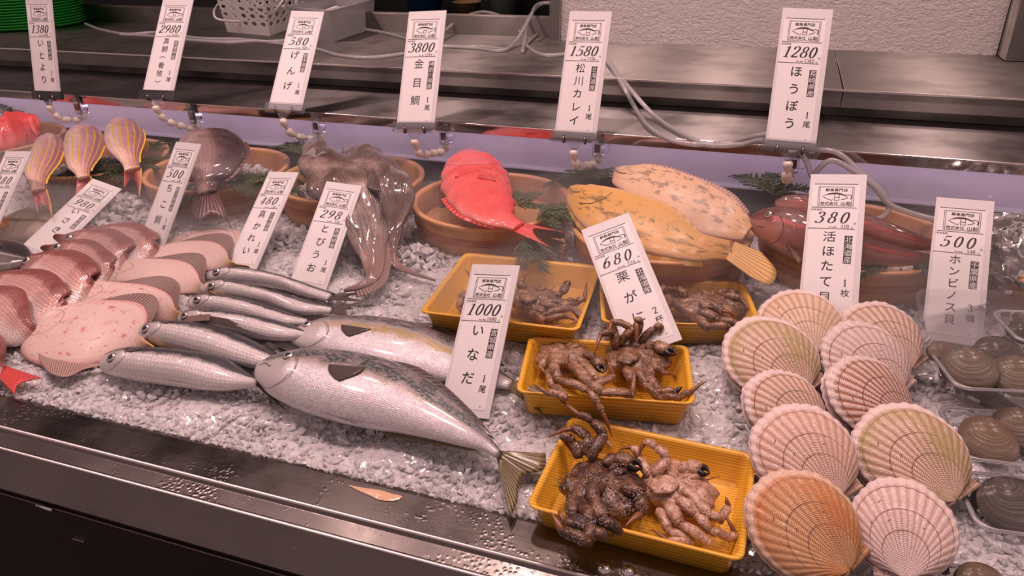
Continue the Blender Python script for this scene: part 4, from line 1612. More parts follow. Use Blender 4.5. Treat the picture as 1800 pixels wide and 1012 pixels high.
# ------------------------------------------------------------------ fish
class Body:
    """lofted body whose outline is given by pairs of edge points; keeps what is needed to set eyes and fins on it"""

    def __init__(s, st, mat, root, W, h=None, name='body', nu=64, nv=40, flat=1.0, blunt=.5, gillb=None, wprof=None, pw=1.0, tilt=0., roll=24., lump=0.):
        # st: (ax, ay, bx, by[, za, zb]); a = back edge, b = belly edge
        A, B = [], []
        roll = math.radians(roll)
        for q in st:
            mx, my = (q[0] + q[2]) / 2, (q[1] + q[3]) / 2
            if len(q) == 4 and isinstance(h, tuple):
                dr = .026 if q in st[-2:] and len(h) > 2 else 0.
                A.append(onIce(q[0], q[1], h[0] - dr))
                B.append(onIce(q[2], q[3], h[1] - dr * .6))
                continue
            Mq = onIce(mx, my, h) if len(q) == 4 else atZ(mx, my, q[4])
            # the body's own plane leans towards the viewer's side by `tilt` degrees (a fish resting on a slope)
            hv = norm((CAM - Mq) * (1, 1, 0))
            tl = math.radians(tilt) + (.12 if len(q) == 4 and Mq[1] < 1.0 else 0)
            pn = hv * math.sin(tl) + np.array([0, 0, math.cos(tl)])
            for lst, (x, y) in ((A, q[:2]), (B, q[2:4])):
                d = ray(x, y)
                lst.append(CAM + d * (((Mq - CAM) @ pn) / (d @ pn)))
        A, B = np.array(A), np.array(B)
        Mx = (A + B) / 2
        Hh = np.linalg.norm(A - B, axis=1) / 2
        C = catmull(np.hstack([A, B]), nu)
        A, B = C[:, :3], C[:, 3:]
        M = (A + B) / 2
        H = np.linalg.norm(A - B, axis=1) / 2
        D = (A - B) / (2 * H[:, None] + 1e-12)
        for _ in range(6):
            D[1:-1] = (D[:-2] + 2 * D[1:-1] + D[2:]) / 4
        D /= np.linalg.norm(D, axis=1)[:, None]
        L = np.r_[0, np.cumsum(np.linalg.norm(np.diff(M, axis=0), axis=1))]
        s.len = L[-1]
        u = L / L[-1]
        T = np.gradient(M, axis=0)
        T /= np.linalg.norm(T, axis=1)[:, None]
        N = np.cross(T, D)
        N /= np.linalg.norm(N, axis=1)[:, None]
        sg = np.where((N * (CAM - M)).sum(1) > 0, 1.0, -1.0)
        N *= np.sign(sg.sum())
        D = np.cross(N, T) * np.sign((np.cross(N, T) * D).sum(1))[:, None]
        Hm = H.max()
        if wprof is None:
            wp = np.clip(np.sqrt(np.clip(H / Hm, 0, 1)), 0, 1)
            wp = np.where(u < .16, wp * (.45 + .55 * np.clip(u / .16, 0, 1)), wp)
            wp = wp * (1 - .45 * np.clip((u - .55) / .45, 0, 1))
        else:
            wp = np.interp(u, [a for a, b in wprof], [b for a, b in wprof])
        Wd = W * Hm * wp
        Wd = np.minimum(Wd, np.maximum(H * 1.35, Wd * .25))
        # the seen outline of a thick body is wider than its middle plane: shrink to keep it
        for i in range(nu):
            v = norm(M[i] - CAM)
            q = norm(np.cross(v, T[i]))
            dq, nq = abs(D[i] @ q), abs(N[i] @ q)
            if dq > .05:
                k = Wd[i] * nq / dq
                H[i] = math.sqrt(max(H[i] ** 2 - k ** 2, (.62 * H[i]) ** 2))
        s.M, s.D, s.N, s.H, s.W, s.u, s.T = M, D, N, H, Wd, u, T
        V, uv = [], []
        for i in range(nu):
            for j in range(nv):
                th = 2 * math.pi * j / nv
                c, sn = math.cos(th), math.sin(th)
                tv = (th - roll) % (2 * math.pi)
                vv = tv / math.pi if tv <= math.pi else 2 - tv / math.pi
                lat = abs(sn) ** pw
                w = Wd[i]
                if gillb:
                    ge = gillb - .9 * (vv - .5) ** 2
                    w = w * (1 + .07 / (1 + math.exp(min(50, max(-50, (u[i] - ge) * 170)))) * (1 if .12 < vv < .92 else .3))
                zz = lat * w * (1 if sn >= 0 else -flat)
                lf = 1 + lump * (math.sin(u[i] * 23 + 3 * c) * math.sin(vv * 9 + u[i] * 11) + .6 * math.sin(u[i] * 47 - vv * 15)) * min(1, u[i] * 6, (1 - u[i]) * 5)
                V.append(M[i] + (D[i] * c * H[i] + N[i] * zz) * lf)
                uv.append((u[i], vv))
        V = np.array(V)
        s.V = V
        s.nv = nv
        s.roll = roll
        F = gridF(nu, nv, True) + [tuple(range(nv))[::-1], tuple(range((nu - 1) * nv, nu * nv))]
        s.obj = mesh(name, V, F, mat, root, uv=uv)
        s.root = root
        P = (V - CAM) @ ROT.T
        s.px = np.stack([CX + FX * P[:, 0] / -P[:, 2], CY - FX * P[:, 1] / -P[:, 2]], 1)
        s.dep = np.linalg.norm(V - CAM, axis=1)
        g = V.reshape(nu, nv, 3)
        gu = np.gradient(g, axis=0)
        gv = np.roll(g, -1, 1) - np.roll(g, 1, 1)
        nn = np.cross(gu, gv).reshape(-1, 3)
        nn /= np.linalg.norm(nn, axis=1)[:, None] + 1e-12
        ctr = np.repeat(M, nv, 0)
        nn *= np.where(((V - ctr) * nn).sum(1) < 0, -1., 1.)[:, None]
        s.nn = nn
        s.front = ((CAM - V) * nn).sum(1) > 0

    def ridge(s, i, out=0., belly=False, drop=0.):
        """point on the back (or belly) midline, `out` metres outwards"""
        i = min(i, len(s.M) - 1)
        sg = -1 if belly else 1
        p = s.D[i] * math.cos(s.roll) * s.H[i] * sg + s.N[i] * math.sin(s.roll) * s.W[i] * sg
        return s.M[i] + p * .97 + norm(p) * out - s.N[i] * drop

    def at(s, px, py, lift=.0):
        """point of the body surface seen at a pixel"""
        d = np.hypot(s.px[:, 0] - px, s.px[:, 1] - py) + np.where(s.front, 0, 1e3)
        i = np.argsort(d)[:4]
        w = 1 / (d[i] + .3)
        dep = (s.dep[i] * w).sum() / w.sum()
        r = norm(ray(px, py))
        return CAM + r * (dep - lift), norm((s.nn[i] * w[:, None]).sum(0))

    def eye(s, px, py, r, ring=None, name='eye', dome=.45):
        c, n = s.at(px, py, .0012)
        n = norm(n + .25 * norm(CAM - c))
        a = norm(np.cross(n, (0.3, .2, 1)))
        b = np.cross(n, a)
        V, F, mi = [], [], []
        prof = [(0.01, dome), (.30, dome * .95), (.54, dome * .82), (.56, dome * .80), (.90, dome * .38), (1.0, .12), (1.08, -.25)]
        for rr, z in prof:
            for j in range(24):
                t = 6.2832 * j / 24
                V.append(c + (a * math.cos(t) + b * math.sin(t)) * rr * r + n * z * r)
        F = gridF(len(prof), 24, True)
        for i in range(len(prof) - 1):
            mi += [0 if i < 3 else (1 if i < 4 else 2)] * 24
        F.append(tuple(range(24))[::-1])
        mi.append(0)
        mesh(name, V, F, [M_pupil, ring or M_iris, M_iris_dark if ring is None else M_iris_dark], s.root, mi=mi)

    def crease(s, pts, r, mat, name='mouth'):
        P = catmull([s.at(x, y, .0004)[0] for x, y in pts], 24)
        V, F = tube_geo(P, r, 6)
        mesh(name, V, F, mat, s.root)


def fin(root, name, base, edge, mat, n=28, m=8, thick=.0009, wavy=.0):
    """membrane between two polylines of world points"""
    a, b = catmull(base, n), catmull(edge, n)
    V, uv = [], []
    for i in range(m):
        k = i / (m - 1)
        for j in range(n):
            p = a[j] * (1 - k) + b[j] * k
            p = p + np.array([0, 0, wavy * k * math.sin(j * 1.3)])
            V.append(p)
            uv.append((k, j / (n - 1)))
    return mesh(name, V, gridF(m, n), mat, root, uv=uv, solid=thick)


def tipfin(body, root, name, base_px, edge_px, mat, lift=.003, z=None, **k):
    """fin lying on the body: points given in the photograph, set on the seen surface"""
    f = lambda q: body.at(q[0], q[1], lift)[0] if len(q) == 2 else atZ(q[0], q[1], q[2])
    return fin(root, name, [f(q) for q in base_px], [f(q) for q in edge_px], mat, **k)


def ice_pts(P, h=.012):
    return [onIce(x, y, h) if len(q) == 2 else atZ(x, y, q[2]) for q in P for x, y in [q[:2]]]


def fish_root(st, label, cat, group=None, h=0.):
    q = st[len(st) // 2]
    p = onIce((q[0] + q[2]) / 2, (q[1] + q[3]) / 2, 0) if len(q) == 4 else atZ((q[0] + q[2]) / 2, (q[1] + q[3]) / 2, q[4])
    return p


# ---- amberjacks
G = 'amberjacks'
st = [(454, 639, 454, 644), (465, 627, 465, 664), (494, 617, 488, 685), (530, 614, 518, 705), (580, 617, 563, 725), (640, 627, 618, 743), (700, 648, 673, 757),
      (755, 679, 724, 766), (800, 712, 772, 776), (838, 746, 820, 787), (862, 772, 851, 794), (881, 793, 873, 805)]
r = empty('amberjack', onIce(650, 690), 'silver amberjack lying nearest the front rail, yellow-brown tail reaching the crab tray', 'fish', G)
b = Body(st, M_inada, r, .46, .028, nu=90, nv=48, gillb=.205)
b.eye(507, 625, .0072, M_iris)
b.crease([(456, 641), (466, 638), (475, 643)], .0007, M_iris_dark)
tipfin(b, r, 'pectoral_fin', [(578, 640), (577, 650), (585, 662)], [(642, 645), (632, 655), (596, 668)], M_fin_dark)
fin(r, 'tail_fin', [atZ(880, 792, .030), atZ(873, 806, .026)], ice_pts([(960, 797), (955, 825), (920, 834), (911, 852), (909, 882), (897, 909)], .013), M_fin_olive, thick=.0014)
fin(r, 'dorsal_fin', [b.ridge(i) for i in range(42, 84, 3)], [b.ridge(i + 3, .012 * math.sin(min(1, (i - 40) / 12) * 1.57) * (1 - (i - 42) / 52)) for i in range(42, 84, 3)], M_fin_dark)
fin(r, 'anal_fin', [b.ridge(i, 0, True) for i in range(52, 82, 3)], [b.ridge(i + 4, .009 * (1 - (i - 52) / 36), True) for i in range(52, 82, 3)], M_fin_olive)
fin(r, 'pelvic_fin', [b.at(563, 722)[0], b.at(575, 727)[0]], [b.at(624, 740)[0] + (0, -.003, 0), b.at(628, 742)[0] + (0, -.002, 0)], M_fin_dark)

st = [(502, 588, 502, 594), (519, 574, 521, 604), (558, 560, 550, 618), (620, 555, 603, 632), (680, 560, 658, 648), (740, 574, 718, 662), (790, 597, 769, 669), (836, 622, 820, 676),
      (873, 648, 862, 680), (902, 668, 895, 685)]
r = empty('amberjack', onIce(690, 610), 'amberjack with a yellow side stripe lying behind the front one, partly behind tag 1000', 'fish', G)
b = Body(st, M_inada_y, r, .36, .010, nu=84, nv=44, gillb=.205)
b.eye(540, 570, .0070, M_iris)
b.crease([(503, 591), (514, 588), (522, 592)], .0007, M_iris_dark)
tipfin(b, r, 'pectoral_fin', [(600, 570), (600, 578), (608, 588)], [(652, 578), (640, 582), (615, 590)], M_fin_dark)
fin(r, 'tail_fin', [atZ(903, 668, .050), atZ(896, 686, .046)], ice_pts([(965, 688), (958, 697), (944, 700), (945, 712), (956, 729)], .013), M_fin_olive, thick=.0014)
fin(r, 'dorsal_fin', [b.ridge(i) for i in range(40, 76, 3)], [b.ridge(i + 3, .010 * math.sin(min(1, (i - 38) / 10) * 1.57)) for i in range(40, 76, 3)], M_fin_dark)

# ---- flying fish
G = 'flying fish in a row'
TOB = [
    ([(361, 482, 361, 486), (371, 474, 366, 493), (398, 470, 388, 497), (450, 474, 432, 500), (510, 488, 482, 506), (560, 505, 532, 519), (592, 516, 572, 528)], (380, 477),
     'flying fish farthest back in the row, in front of tag 298', [(592, 516), (575, 527)], [(637, 514), (612, 521), (640, 529)], None),
    ([(353, 501, 353, 505), (364, 494, 357, 513), (400, 492, 376, 519), (450, 502, 422, 527), (510, 519, 472, 537), (560, 534, 520, 549), (592, 540, 575, 551)], (371, 502),
     'flying fish second from the back of the row, dark tail free on the ice', [(592, 540), (578, 551)], [(642, 528), (610, 542), (613, 558)], None),
    ([(330, 529, 330, 533), (343, 519, 333, 541), (376, 517, 355, 547), (420, 523, 400, 554), (470, 537, 450, 564), (520, 552, 500, 573), (545, 560, 535, 572)], (346, 526),
     'flying fish third from the back of the row, its side pale grey', None, None, None),
    ([(317, 552, 317, 556), (328, 546, 320, 566), (370, 545, 355, 578), (430, 551, 415, 588), (490, 564, 470, 597), (525, 575, 510, 598), (545, 584, 540, 594)], (324, 554),
     'flying fish fourth from the back with its long dark wing fin folded over its side', None, None, [(352, 552), (350, 560), (470, 592), (400, 560)]),
    ([(243, 577, 243, 582), (262, 567, 250, 594), (310, 565, 275, 609), (370, 571, 325, 622), (430, 590, 378, 634), (480, 614, 440, 645), (505, 630, 480, 650)], (256, 577),
     'flying fish second from the front of the row, its tail under the amberjack heads', None, None, [(470, 600), (468, 608), (560, 650), (520, 622)]),
    ([(179, 630, 179, 635), (190, 619, 184, 646), (216, 613, 206, 658), (262, 613, 252, 668), (320, 618, 310, 676), (372, 627, 362, 683), (410, 643, 398, 686), (440, 658, 430, 683), (456, 664, 452, 680)], (196, 628),
     'flying fish nearest the front of the row, tail pointing down to the ice', [(455, 664), (453, 681)], [(486, 672), (482, 694), (503, 722)], None)]
for k, (st, ey, lab, tb, te, wing) in enumerate(TOB):
    mid = st[len(st) // 2]
    r = empty('flying_fish', onIce((mid[0] + mid[2]) / 2, (mid[1] + mid[3]) / 2), lab, 'fish', G)
    hh = .010 if k == 0 else (.013 if k < 3 else .018)
    b = Body(st, M_tobi, r, .60, hh, nu=72, nv=36, gillb=.20)
    sc_ = 1.0
    b.eye(ey[0], ey[1], .0068 if k < 4 else .0075, M_iris)
    if tb:
        fin(r, 'tail_fin', [b.M[-1] + b.D[-1] * b.H[-1], b.M[-1] - b.D[-1] * b.H[-1]], ice_pts(te, .013), M_fin_dark)
    if wing:
        tipfin(b, r, 'wing_fin', wing[:2], [wing[3], wing[2]], M_fin_dark, lift=.002)
    i0 = int(.22 * 72)
    # folded pectoral wing along the upper side
    fin(r, 'pectoral_fin', [b.M[i0] + b.N[i0] * b.W[i0] * 1.03 + b.D[i0] * b.H[i0] * .25, b.M[i0] + b.N[i0] * b.W[i0] * 1.06 - b.D[i0] * b.H[i0] * .02],
        [b.M[i0 + 9] + b.N[i0 + 9] * b.W[i0 + 9] * 1.04 + b.D[i0 + 9] * b.H[i0 + 9] * .22, b.M[i0 + 6] + b.N[i0 + 6] * b.W[i0 + 6] * 1.06 - b.D[i0 + 6] * b.H[i0 + 6] * .06], M_fin_dark)
    if k == 5:
        fin(r, 'pelvic_fin', [b.at(300, 668)[0], b.at(330, 672)[0]], [atZ(395, 690, .012), atZ(415, 688, .012)], M_fin_pale)

# ---- white-bellied flounders
G = 'flounders lying white side up'
FLO = [
    ([(286, 432, 286, 436), (294, 420, 300, 440), (320, 409, 330, 446), (360, 404, 370, 450), (400, 408, 405, 450), (440, 416, 440, 445)], 'pale flounder farthest back, lying behind tag 480', None, None, None),
    ([(222, 449, 222, 453), (232, 440, 232, 460), (262, 434, 268, 466), (310, 427, 320, 472), (350, 428, 358, 474), (382, 441, 385, 474), (405, 458, 402, 472), (418, 464, 416, 470)],
     'white flounder second from the back of its row', [(350, 428), (400, 455)], [(372, 426), (415, 455)], None),
    ([(176, 470, 176, 476), (182, 461, 184, 487), (218, 457, 206, 496), (268, 456, 262, 504), (308, 463, 305, 514), (338, 480, 330, 517), (358, 500, 350, 515), (372, 512, 368, 518)],
     'white flounder in the middle of its row, head towards the pink bream', [(306, 463), (352, 492)], [(352, 466), (372, 490)], None),
    ([(118, 512, 118, 519), (124, 502, 126, 529), (152, 496, 150, 541), (202, 498, 195, 549), (250, 505, 245, 560), (286, 520, 280, 565), (310, 544, 305, 567), (328, 556, 326, 566)],
     'white flounder second from the front of its row, grey tail resting on a flying fish', [(256, 506), (312, 546)], [(318, 507), (330, 545)], [(328, 556), (326, 566), (370, 552), (368, 563)]),
    ([(51, 564, 51, 572), (56, 555, 57, 592), (76, 544, 74, 618), (110, 537, 110, 634), (155, 534, 152, 640), (192, 536, 190, 640), (218, 550, 215, 636), (238, 574, 236, 626), (255, 597, 252, 618), (277, 612, 276, 617)],
     'white flounder nearest the front with red blood flecks and a brown fin fringe', [(180, 535), (240, 578)], [(214, 534), (262, 548), (248, 585)], None)]
for k, (st, lab, fa, fb, tl) in enumerate(FLO):
    mid = st[len(st) // 2]
    r = empty('flounder', onIce((mid[0] + mid[2]) / 2, (mid[1] + mid[3]) / 2), lab, 'fish', G)
    b = Body(st, M_flounder if k > 2 else M_flounder_clean, r, .15, [(.012, .002), (.016, .003), (.019, .003), (.021, .003), (.022, .004)][k], nu=72, nv=48, pw=.75, roll=0, wprof=[(0, .35), (.12, .8), (.4, 1.), (.75, .6), (1, .2)])
    n = 72
    if fa:
        ia = list(range(26, 66, 3))
        fin(r, 'back_fin', [b.ridge(i, -.001) for i in ia], [b.ridge(i, .004 + .024 * math.sin((i - 26) / 40 * 3.14) ** 1.3, False, .003) for i in ia], M_fin_brown)
    if k == 4:
        fin(r, 'belly_fin', ice_pts([(64, 606), (90, 626), (130, 638), (170, 639), (212, 634)], .010), ice_pts([(70, 632), (88, 655), (118, 662), (150, 648), (196, 640)], .013), M_fin_pale)
        fin(r, 'tail_fin', [b.M[-1] + b.D[-1] * .008, b.M[-1] - b.D[-1] * .004], ice_pts([(318, 612), (316, 630)], .013), M_fin_yellow)
    else:
        idx = list(range(14, 66, 4))
        fin(r, 'belly_fin', [b.ridge(i, 0, True) for i in idx], [b.ridge(i, .012 * math.sin((i - 14) / 48 * 3.14), True, .004) for i in idx], M_fin_brown)
    if tl:
        fin(r, 'tail_fin', [atZ(tl[0][0], tl[0][1], .058), atZ(tl[1][0], tl[1][1], .056)], [atZ(tl[2][0], tl[2][1], .066), atZ(tl[3][0], tl[3][1], .064)], M_fin_brown)
    elif k in (1, 2):
        fin(r, 'tail_fin', [b.M[-1] + b.D[-1] * .006, b.M[-1] - b.D[-1] * .006], [b.M[-1] + b.T[-1] * .030 + b.D[-1] * .014 - (0, 0, .004), b.M[-1] + b.T[-1] * .030 - b.D[-1] * .014 - (0, 0, .004)], M_fin_yellow)

# ---- pink sea bream, fanned
G = 'pink sea bream fanned over each other'
BR = [
    ([(160, 404, 159, 410), (186, 394, 172, 432), (222, 391, 190, 458), (254, 403, 213, 472), (274, 422, 240, 476), (290, 442, 268, 468), (303, 458, 290, 468)], None, 'silvery pink bream farthest back in the fan, below tag 500'),
    ([(105, 420, 104, 426), (130, 405, 110, 452), (168, 400, 128, 478), (202, 413, 155, 494), (222, 436, 186, 502), (236, 457, 212, 492), (248, 470, 238, 484)], (121, 417), 'dark red bream second from the back of the fan, eye beside tag 980'),
    ([(84, 438, 83, 445), (110, 423, 93, 468), (148, 420, 108, 493), (180, 437, 134, 508), (199, 460, 166, 512), (214, 482, 194, 510), (226, 496, 214, 508)], (100, 434), 'red bream third from the back of the fan'),
    ([(32, 461, 32, 469), (58, 445, 42, 496), (102, 439, 60, 526), (140, 456, 84, 550), (163, 482, 115, 555), (180, 508, 152, 540), (192, 526, 180, 538)], (46, 458), 'dark red bream in the middle of the fan with its eye showing'),
    ([(-32, 486, -34, 496), (5, 476, -16, 534), (48, 474, 8, 566), (86, 492, 34, 586), (112, 518, 64, 592), (134, 547, 100, 580), (150, 566, 136, 580)], None, 'silver-sided bream second from the front of the fan, at the left edge'),
    ([(-70, 520, -70, 530), (-30, 504, -48, 575), (2, 509, -32, 606), (34, 535, -2, 612), (56, 566, 28, 610), (74, 592, 60, 606), (86, 604, 80, 610)], None, 'pale bream at the front of the fan, cut off by the left edge')]
for k, (st, ey, lab) in enumerate(BR):
    mid = st[3]
    hb = .008
    r = empty('sea_bream', onIce((mid[0] + mid[2]) / 2, (mid[1] + mid[3]) / 2), lab, 'fish', G)
    b = Body(st, M_bream, r, .24, (.030, .006, 1), nu=64, nv=40, gillb=.25, roll=0)
    if ey:
        b.eye(ey[0], ey[1], .0082, M_iris)
    idx = list(range(16, 58, 3))
    fin(r, 'dorsal_fin', [b.ridge(i) for i in idx], [b.ridge(i, .004, False, .003) for i in idx], M_fin_brown)
st = [(-100, 590, -100, 690), (-60, 603, -62, 700), (-20, 626, -26, 686), (6, 642, 1, 664)]
r = empty('sea_bream', onIce(-40, 650), 'red tail of a bream sticking in from the left edge near the front rail', 'fish', G)
b = Body(st, M_bream, r, .34, .018, nu=40, nv=32)
fin(r, 'tail_fin', [b.M[-1] + b.D[-1] * b.H[-1], b.M[-1] - b.D[-1] * b.H[-1]], ice_pts([(73, 664), (46, 670), (34, 674), (28, 682), (26, 693)], .013), M_fin_red, thick=.0014)

# ---- the fish at the left edge
r = empty('grunt_fish', onIce(70, 398), 'olive grunt fish lying behind tag 980', 'fish', 'grunts at the left')
b = Body([(14, 385, 15, 397), (28, 375, 27, 410), (60, 369, 50, 425), (98, 371, 92, 425), (140, 384, 138, 414), (165, 394, 164, 406)], M_isaki, r, .30, -.004, gillb=.24)
r = empty('dark_fish', onIce(0, 455), 'dark grey striped fish cut off by the left edge, below tag 880', 'fish')
b = Body([(-60, 436, -62, 490), (-20, 428, -26, 492), (10, 431, 4, 487), (38, 440, 26, 478), (56, 452, 48, 466)], M_darkfish, r, .36, .022)
r = empty('grunt_fish', onIce(10, 420), 'small dusky fish at the left edge between tag 880 and the dark fish', 'fish', 'grunts at the left')
b = Body([(-40, 402, -42, 434), (-8, 404, -10, 438), (20, 411, 18, 438), (40, 424, 38, 434)], M_isaki, r, .30, .0)
r = empty('red_fish', onIce(-8, 396), 'bit of an orange fish at the left edge beneath tag 880', 'fish')
b = Body([(-50, 376, -50, 416), (-16, 380, -18, 414), (8, 389, 4, 409), (16, 396, 14, 404)], fishskin('orange_skin', (.62, .22, .08), (.74, .34, .14), (.80, .45, .25)), r, .5, .02)

# ---- red fish in the tubs
r = empty('alfonsino', atZ(35, 240, .10), 'glossy red fish in the leftmost tub beside tag 1380', 'fish', 'red alfonsinos')
b = Body([(66, 209, 71, 222, .16), (54, 200, 70, 236, .155), (32, 196, 58, 252, .15), (8, 207, 34, 264, .15), (-16, 226, 10, 268, .145), (-34, 244, -18, 268, .14), (-46, 256, -38, 268, .14)], M_kinme, r, .40, gillb=.3, tilt=55, lump=.09)
r = empty('alfonsino', atZ(850, 350, .09), 'bright red alfonsino with a forked tail in the tub beneath tag 3800', 'fish', 'red alfonsinos')
b = Body([(838, 269, 822, 272, .168), (856, 271, 800, 280, .166), (876, 284, 784, 298, .162), (892, 310, 778, 326, .156), (900, 336, 785, 352, .150), (903, 358, 808, 378, .145), (907, 374, 846, 393, .142),
          (916, 386, 880, 399, .138), (922, 393, 902, 405, .135)], M_kinme, r, .40, roll=0, lump=.035, gillb=.33, nu=72, wprof=[(0, .45), (.15, .9), (.45, 1), (.8, .5), (1, .2)])
fin(r, 'tail_fin', [atZ(922, 392, .135), atZ(902, 406, .133)], [atZ(1004, 411, .127), atZ(970, 405, .129), atZ(938, 402, .131), atZ(944, 418, .128), atZ(966, 434, .125)], M_fin_red, thick=.0014)
fin(r, 'anal_fin', [b.ridge(i, 0, True) for i in range(38, 64, 3)], [b.ridge(i, .010 * (1 - (i - 38) / 30), True, .004) for i in range(38, 64, 3)], M_fin_red)
b.crease([(800, 312), (826, 302), (852, 300), (876, 308), (892, 322)], .0020, M_fin_red, 'gill_edge')
b.crease([(812, 292), (838, 284), (862, 288), (874, 298)], .0014, M_fin_red, 'gill_edge')
tipfin(b, r, 'pectoral_fin', [(862, 306), (872, 318)], [(842, 306), (838, 312)], M_fin_red, lift=.002)

# ---- three golden threadfins
G = 'yellow-striped pink fish in one tub'
IT = [
    ([(96, 239, 74, 241, .172), (108, 246, 62, 250, .172), (113, 262, 52, 270, .168), (106, 282, 42, 290, .162), (94, 298, 42, 304, .155), (84, 312, 48, 316, .148), (80, 324, 54, 327, .141), (80, 333, 55, 335, .136)],
     [(81, 332, .135), (55, 334, .133)], [(92, 382, .096), (82, 364, .106), (73, 360, .110), (69, 362, .106), (67, 377, .098)], 'pink fish with yellow stripes and a forked red tail, left of three, behind tag 880'),
    ([(160, 223, 128, 228, .172), (176, 230, 116, 238, .172), (184, 246, 112, 260, .168), (178, 270, 113, 278, .162), (167, 288, 119, 293, .154), (160, 300, 130, 303, .147), (158, 311, 136, 314, .140)],
     [(159, 310, .139), (136, 314, .137)], [(168, 346, .104), (156, 334, .112), (146, 338, .112), (132, 352, .104)], 'pink fish with yellow stripes, middle of three, tail behind tag 980'),
    ([(224, 211, 198, 214, .174), (243, 219, 186, 228, .174), (254, 238, 183, 248, .170), (251, 258, 191, 264, .163), (246, 272, 204, 276, .155), (245, 284, 214, 287, .147), (247, 297, 219, 299, .139)],
     [(248, 296, .138), (218, 300, .136)], [(245, 347, .096), (240, 322, .110), (232, 314, .115), (226, 320, .112), (218, 331, .105)], 'pink fish with yellow stripes, right of three, tail hanging over the tub rim')]
for st, tb, te, lab in IT:
    mid = st[3]
    r = empty('threadfin_bream', atZ((mid[0] + mid[2]) / 2, (mid[1] + mid[3]) / 2, mid[4] - .03), lab, 'fish', G)
    b = Body(st, M_itoyori, r, .46, roll=0, nu=64, nv=44, gillb=.27, wprof=[(0, .5), (.15, .9), (.4, 1), (.8, .55), (1, .25)])
    fin(r, 'tail_fin', [atZ(*q) for q in tb], [atZ(*q) for q in te], M_fin_pink, thick=.0014)
    V, F = tube_geo(catmull([atZ(*tb[0]), (atZ(*tb[0]) + atZ(*te[0])) / 2 + np.array([.003, 0, .002]), atZ(*te[0])], 14), np.linspace(.0016, .0006, 14), 8)
    mesh('yellow_fin_edge', V, F, M_yellow_edge, r)
    idx = list(range(18, 60, 3))
    fin(r, 'dorsal_fin', [b.ridge(i) for i in idx], [b.ridge(i, .004) for i in idx], M_yellow_edge)

# ---- dark bream
r = empty('sea_bream', atZ(370, 290, .11), 'large dark maroon bream hanging tail-first over its tub, behind tag 500', 'fish')
b = Body([(386, 233, 340, 236, .186), (408, 238, 318, 244, .186), (428, 252, 312, 262, .183), (434, 270, 316, 284, .177), (416, 290, 324, 304, .169), (394, 308, 334, 318, .159), (383, 322, 344, 328, .149), (382, 338, 348, 340, .139)],
         M_madai, r, .34, roll=0, nu=72, gillb=.24, wprof=[(0, .5), (.15, .9), (.4, 1), (.8, .5), (1, .25)])
fin(r, 'tail_fin', [atZ(383, 336, .139), atZ(347, 338, .139)], [atZ(407, 402, .096), atZ(396, 386, .104), atZ(370, 376, .112), atZ(350, 388, .104), atZ(334, 369, .108)], M_fin_madai, thick=.0016)
fin(r, 'dorsal_fin', [b.ridge(i) for i in range(24, 62, 3)], [b.ridge(i, .008) for i in range(24, 62, 3)], M_fin_madai)
fin(r, 'anal_fin', [b.ridge(i, 0, True) for i in range(40, 62, 3)], [b.ridge(i, .010, True) for i in range(40, 62, 3)], M_fin_madai)

# ---- two slimy brown fish draped over a tub
G = 'slimy brown fish draped over a tub'
r = empty('snailfish', atZ(620, 400, .07), 'slimy grey-brown fish, left of two, its tail curling left on the ice behind tag 298', 'fish', G)
b = Body([(562, 244, 541, 247, .178), (586, 262, 530, 268, .182), (618, 284, 526, 292, .180), (648, 304, 540, 326, .170), (667, 336, 572, 366, .150), (678, 378, 600, 404, .124), (680, 425, 620, 438, .100),
          (676, 464, 638, 464, .086), (664, 494, 645, 484, .078), (640, 508, 632, 496, .074), (606, 514, 604, 508, .070)], M_genge, r, .42, nu=110, nv=48, roll=0, tilt=20, lump=.10)
idx = list(range(66, 106, 3))
fin(r, 'tail_fringe', [b.ridge(i) for i in idx], [b.ridge(i, .012, False, .004) for i in idx], M_fin_brown)
r = empty('snailfish', atZ(690, 330, .10), 'slimy grey-brown fish, right of two, pale blotch on its side', 'fish', G)
b = Body([(626, 251, 600, 262, .176), (656, 256, 604, 278, .180), (688, 283, 618, 292, .182), (718, 314, 645, 310, .176), (729, 344, 660, 338, .158), (722, 372, 672, 372, .134), (708, 404, 680, 406, .110),
          (698, 438, 684, 440, .092), (703, 460, 690, 468, .080), (724, 474, 720, 482, .074), (766, 491, 765, 495, .070)], M_genge, r, .42, nu=110, nv=48, roll=0, tilt=25, lump=.10)

fin(r, 'pectoral_fin', [b.at(640, 296)[0], b.at(656, 300)[0], b.at(664, 312)[0]], [b.at(632, 318, .012)[0], b.at(650, 332, .014)[0], b.at(668, 336, .010)[0]], M_fin_dark, wavy=.001)
# ---- two yellow flounders
G = 'yellow flounders across one tub'
r = empty('flounder', atZ(1220, 350, .12), 'pale pinkish-yellow flounder lying behind the yellow one', 'fish', G)
b = Body([(1082, 294, 1082, 303, .178), (1098, 290, 1089, 326, .176), (1150, 290, 1108, 350, .172), (1202, 305, 1150, 375, .166), (1250, 325, 1200, 396, .160), (1286, 350, 1240, 415, .154), (1311, 375, 1280, 422, .148), (1322, 394, 1308, 424, .142)],
         M_matsu2, r, .22, nu=72, nv=48, pw=.75, roll=0, tilt=32)
idx = list(range(12, 66, 4))
fin(r, 'back_fin', [b.ridge(i) for i in idx], [b.ridge(i, .009, False, .004) for i in idx], M_fin_pale)
b.crease([(1082, 299), (1092, 304), (1100, 304)], .0012, M_fin_brown)
r = empty('flounder', atZ(1150, 390, .11), 'large yellow flounder with dark speckles, its tail hanging over the right of the tub', 'fish', G)
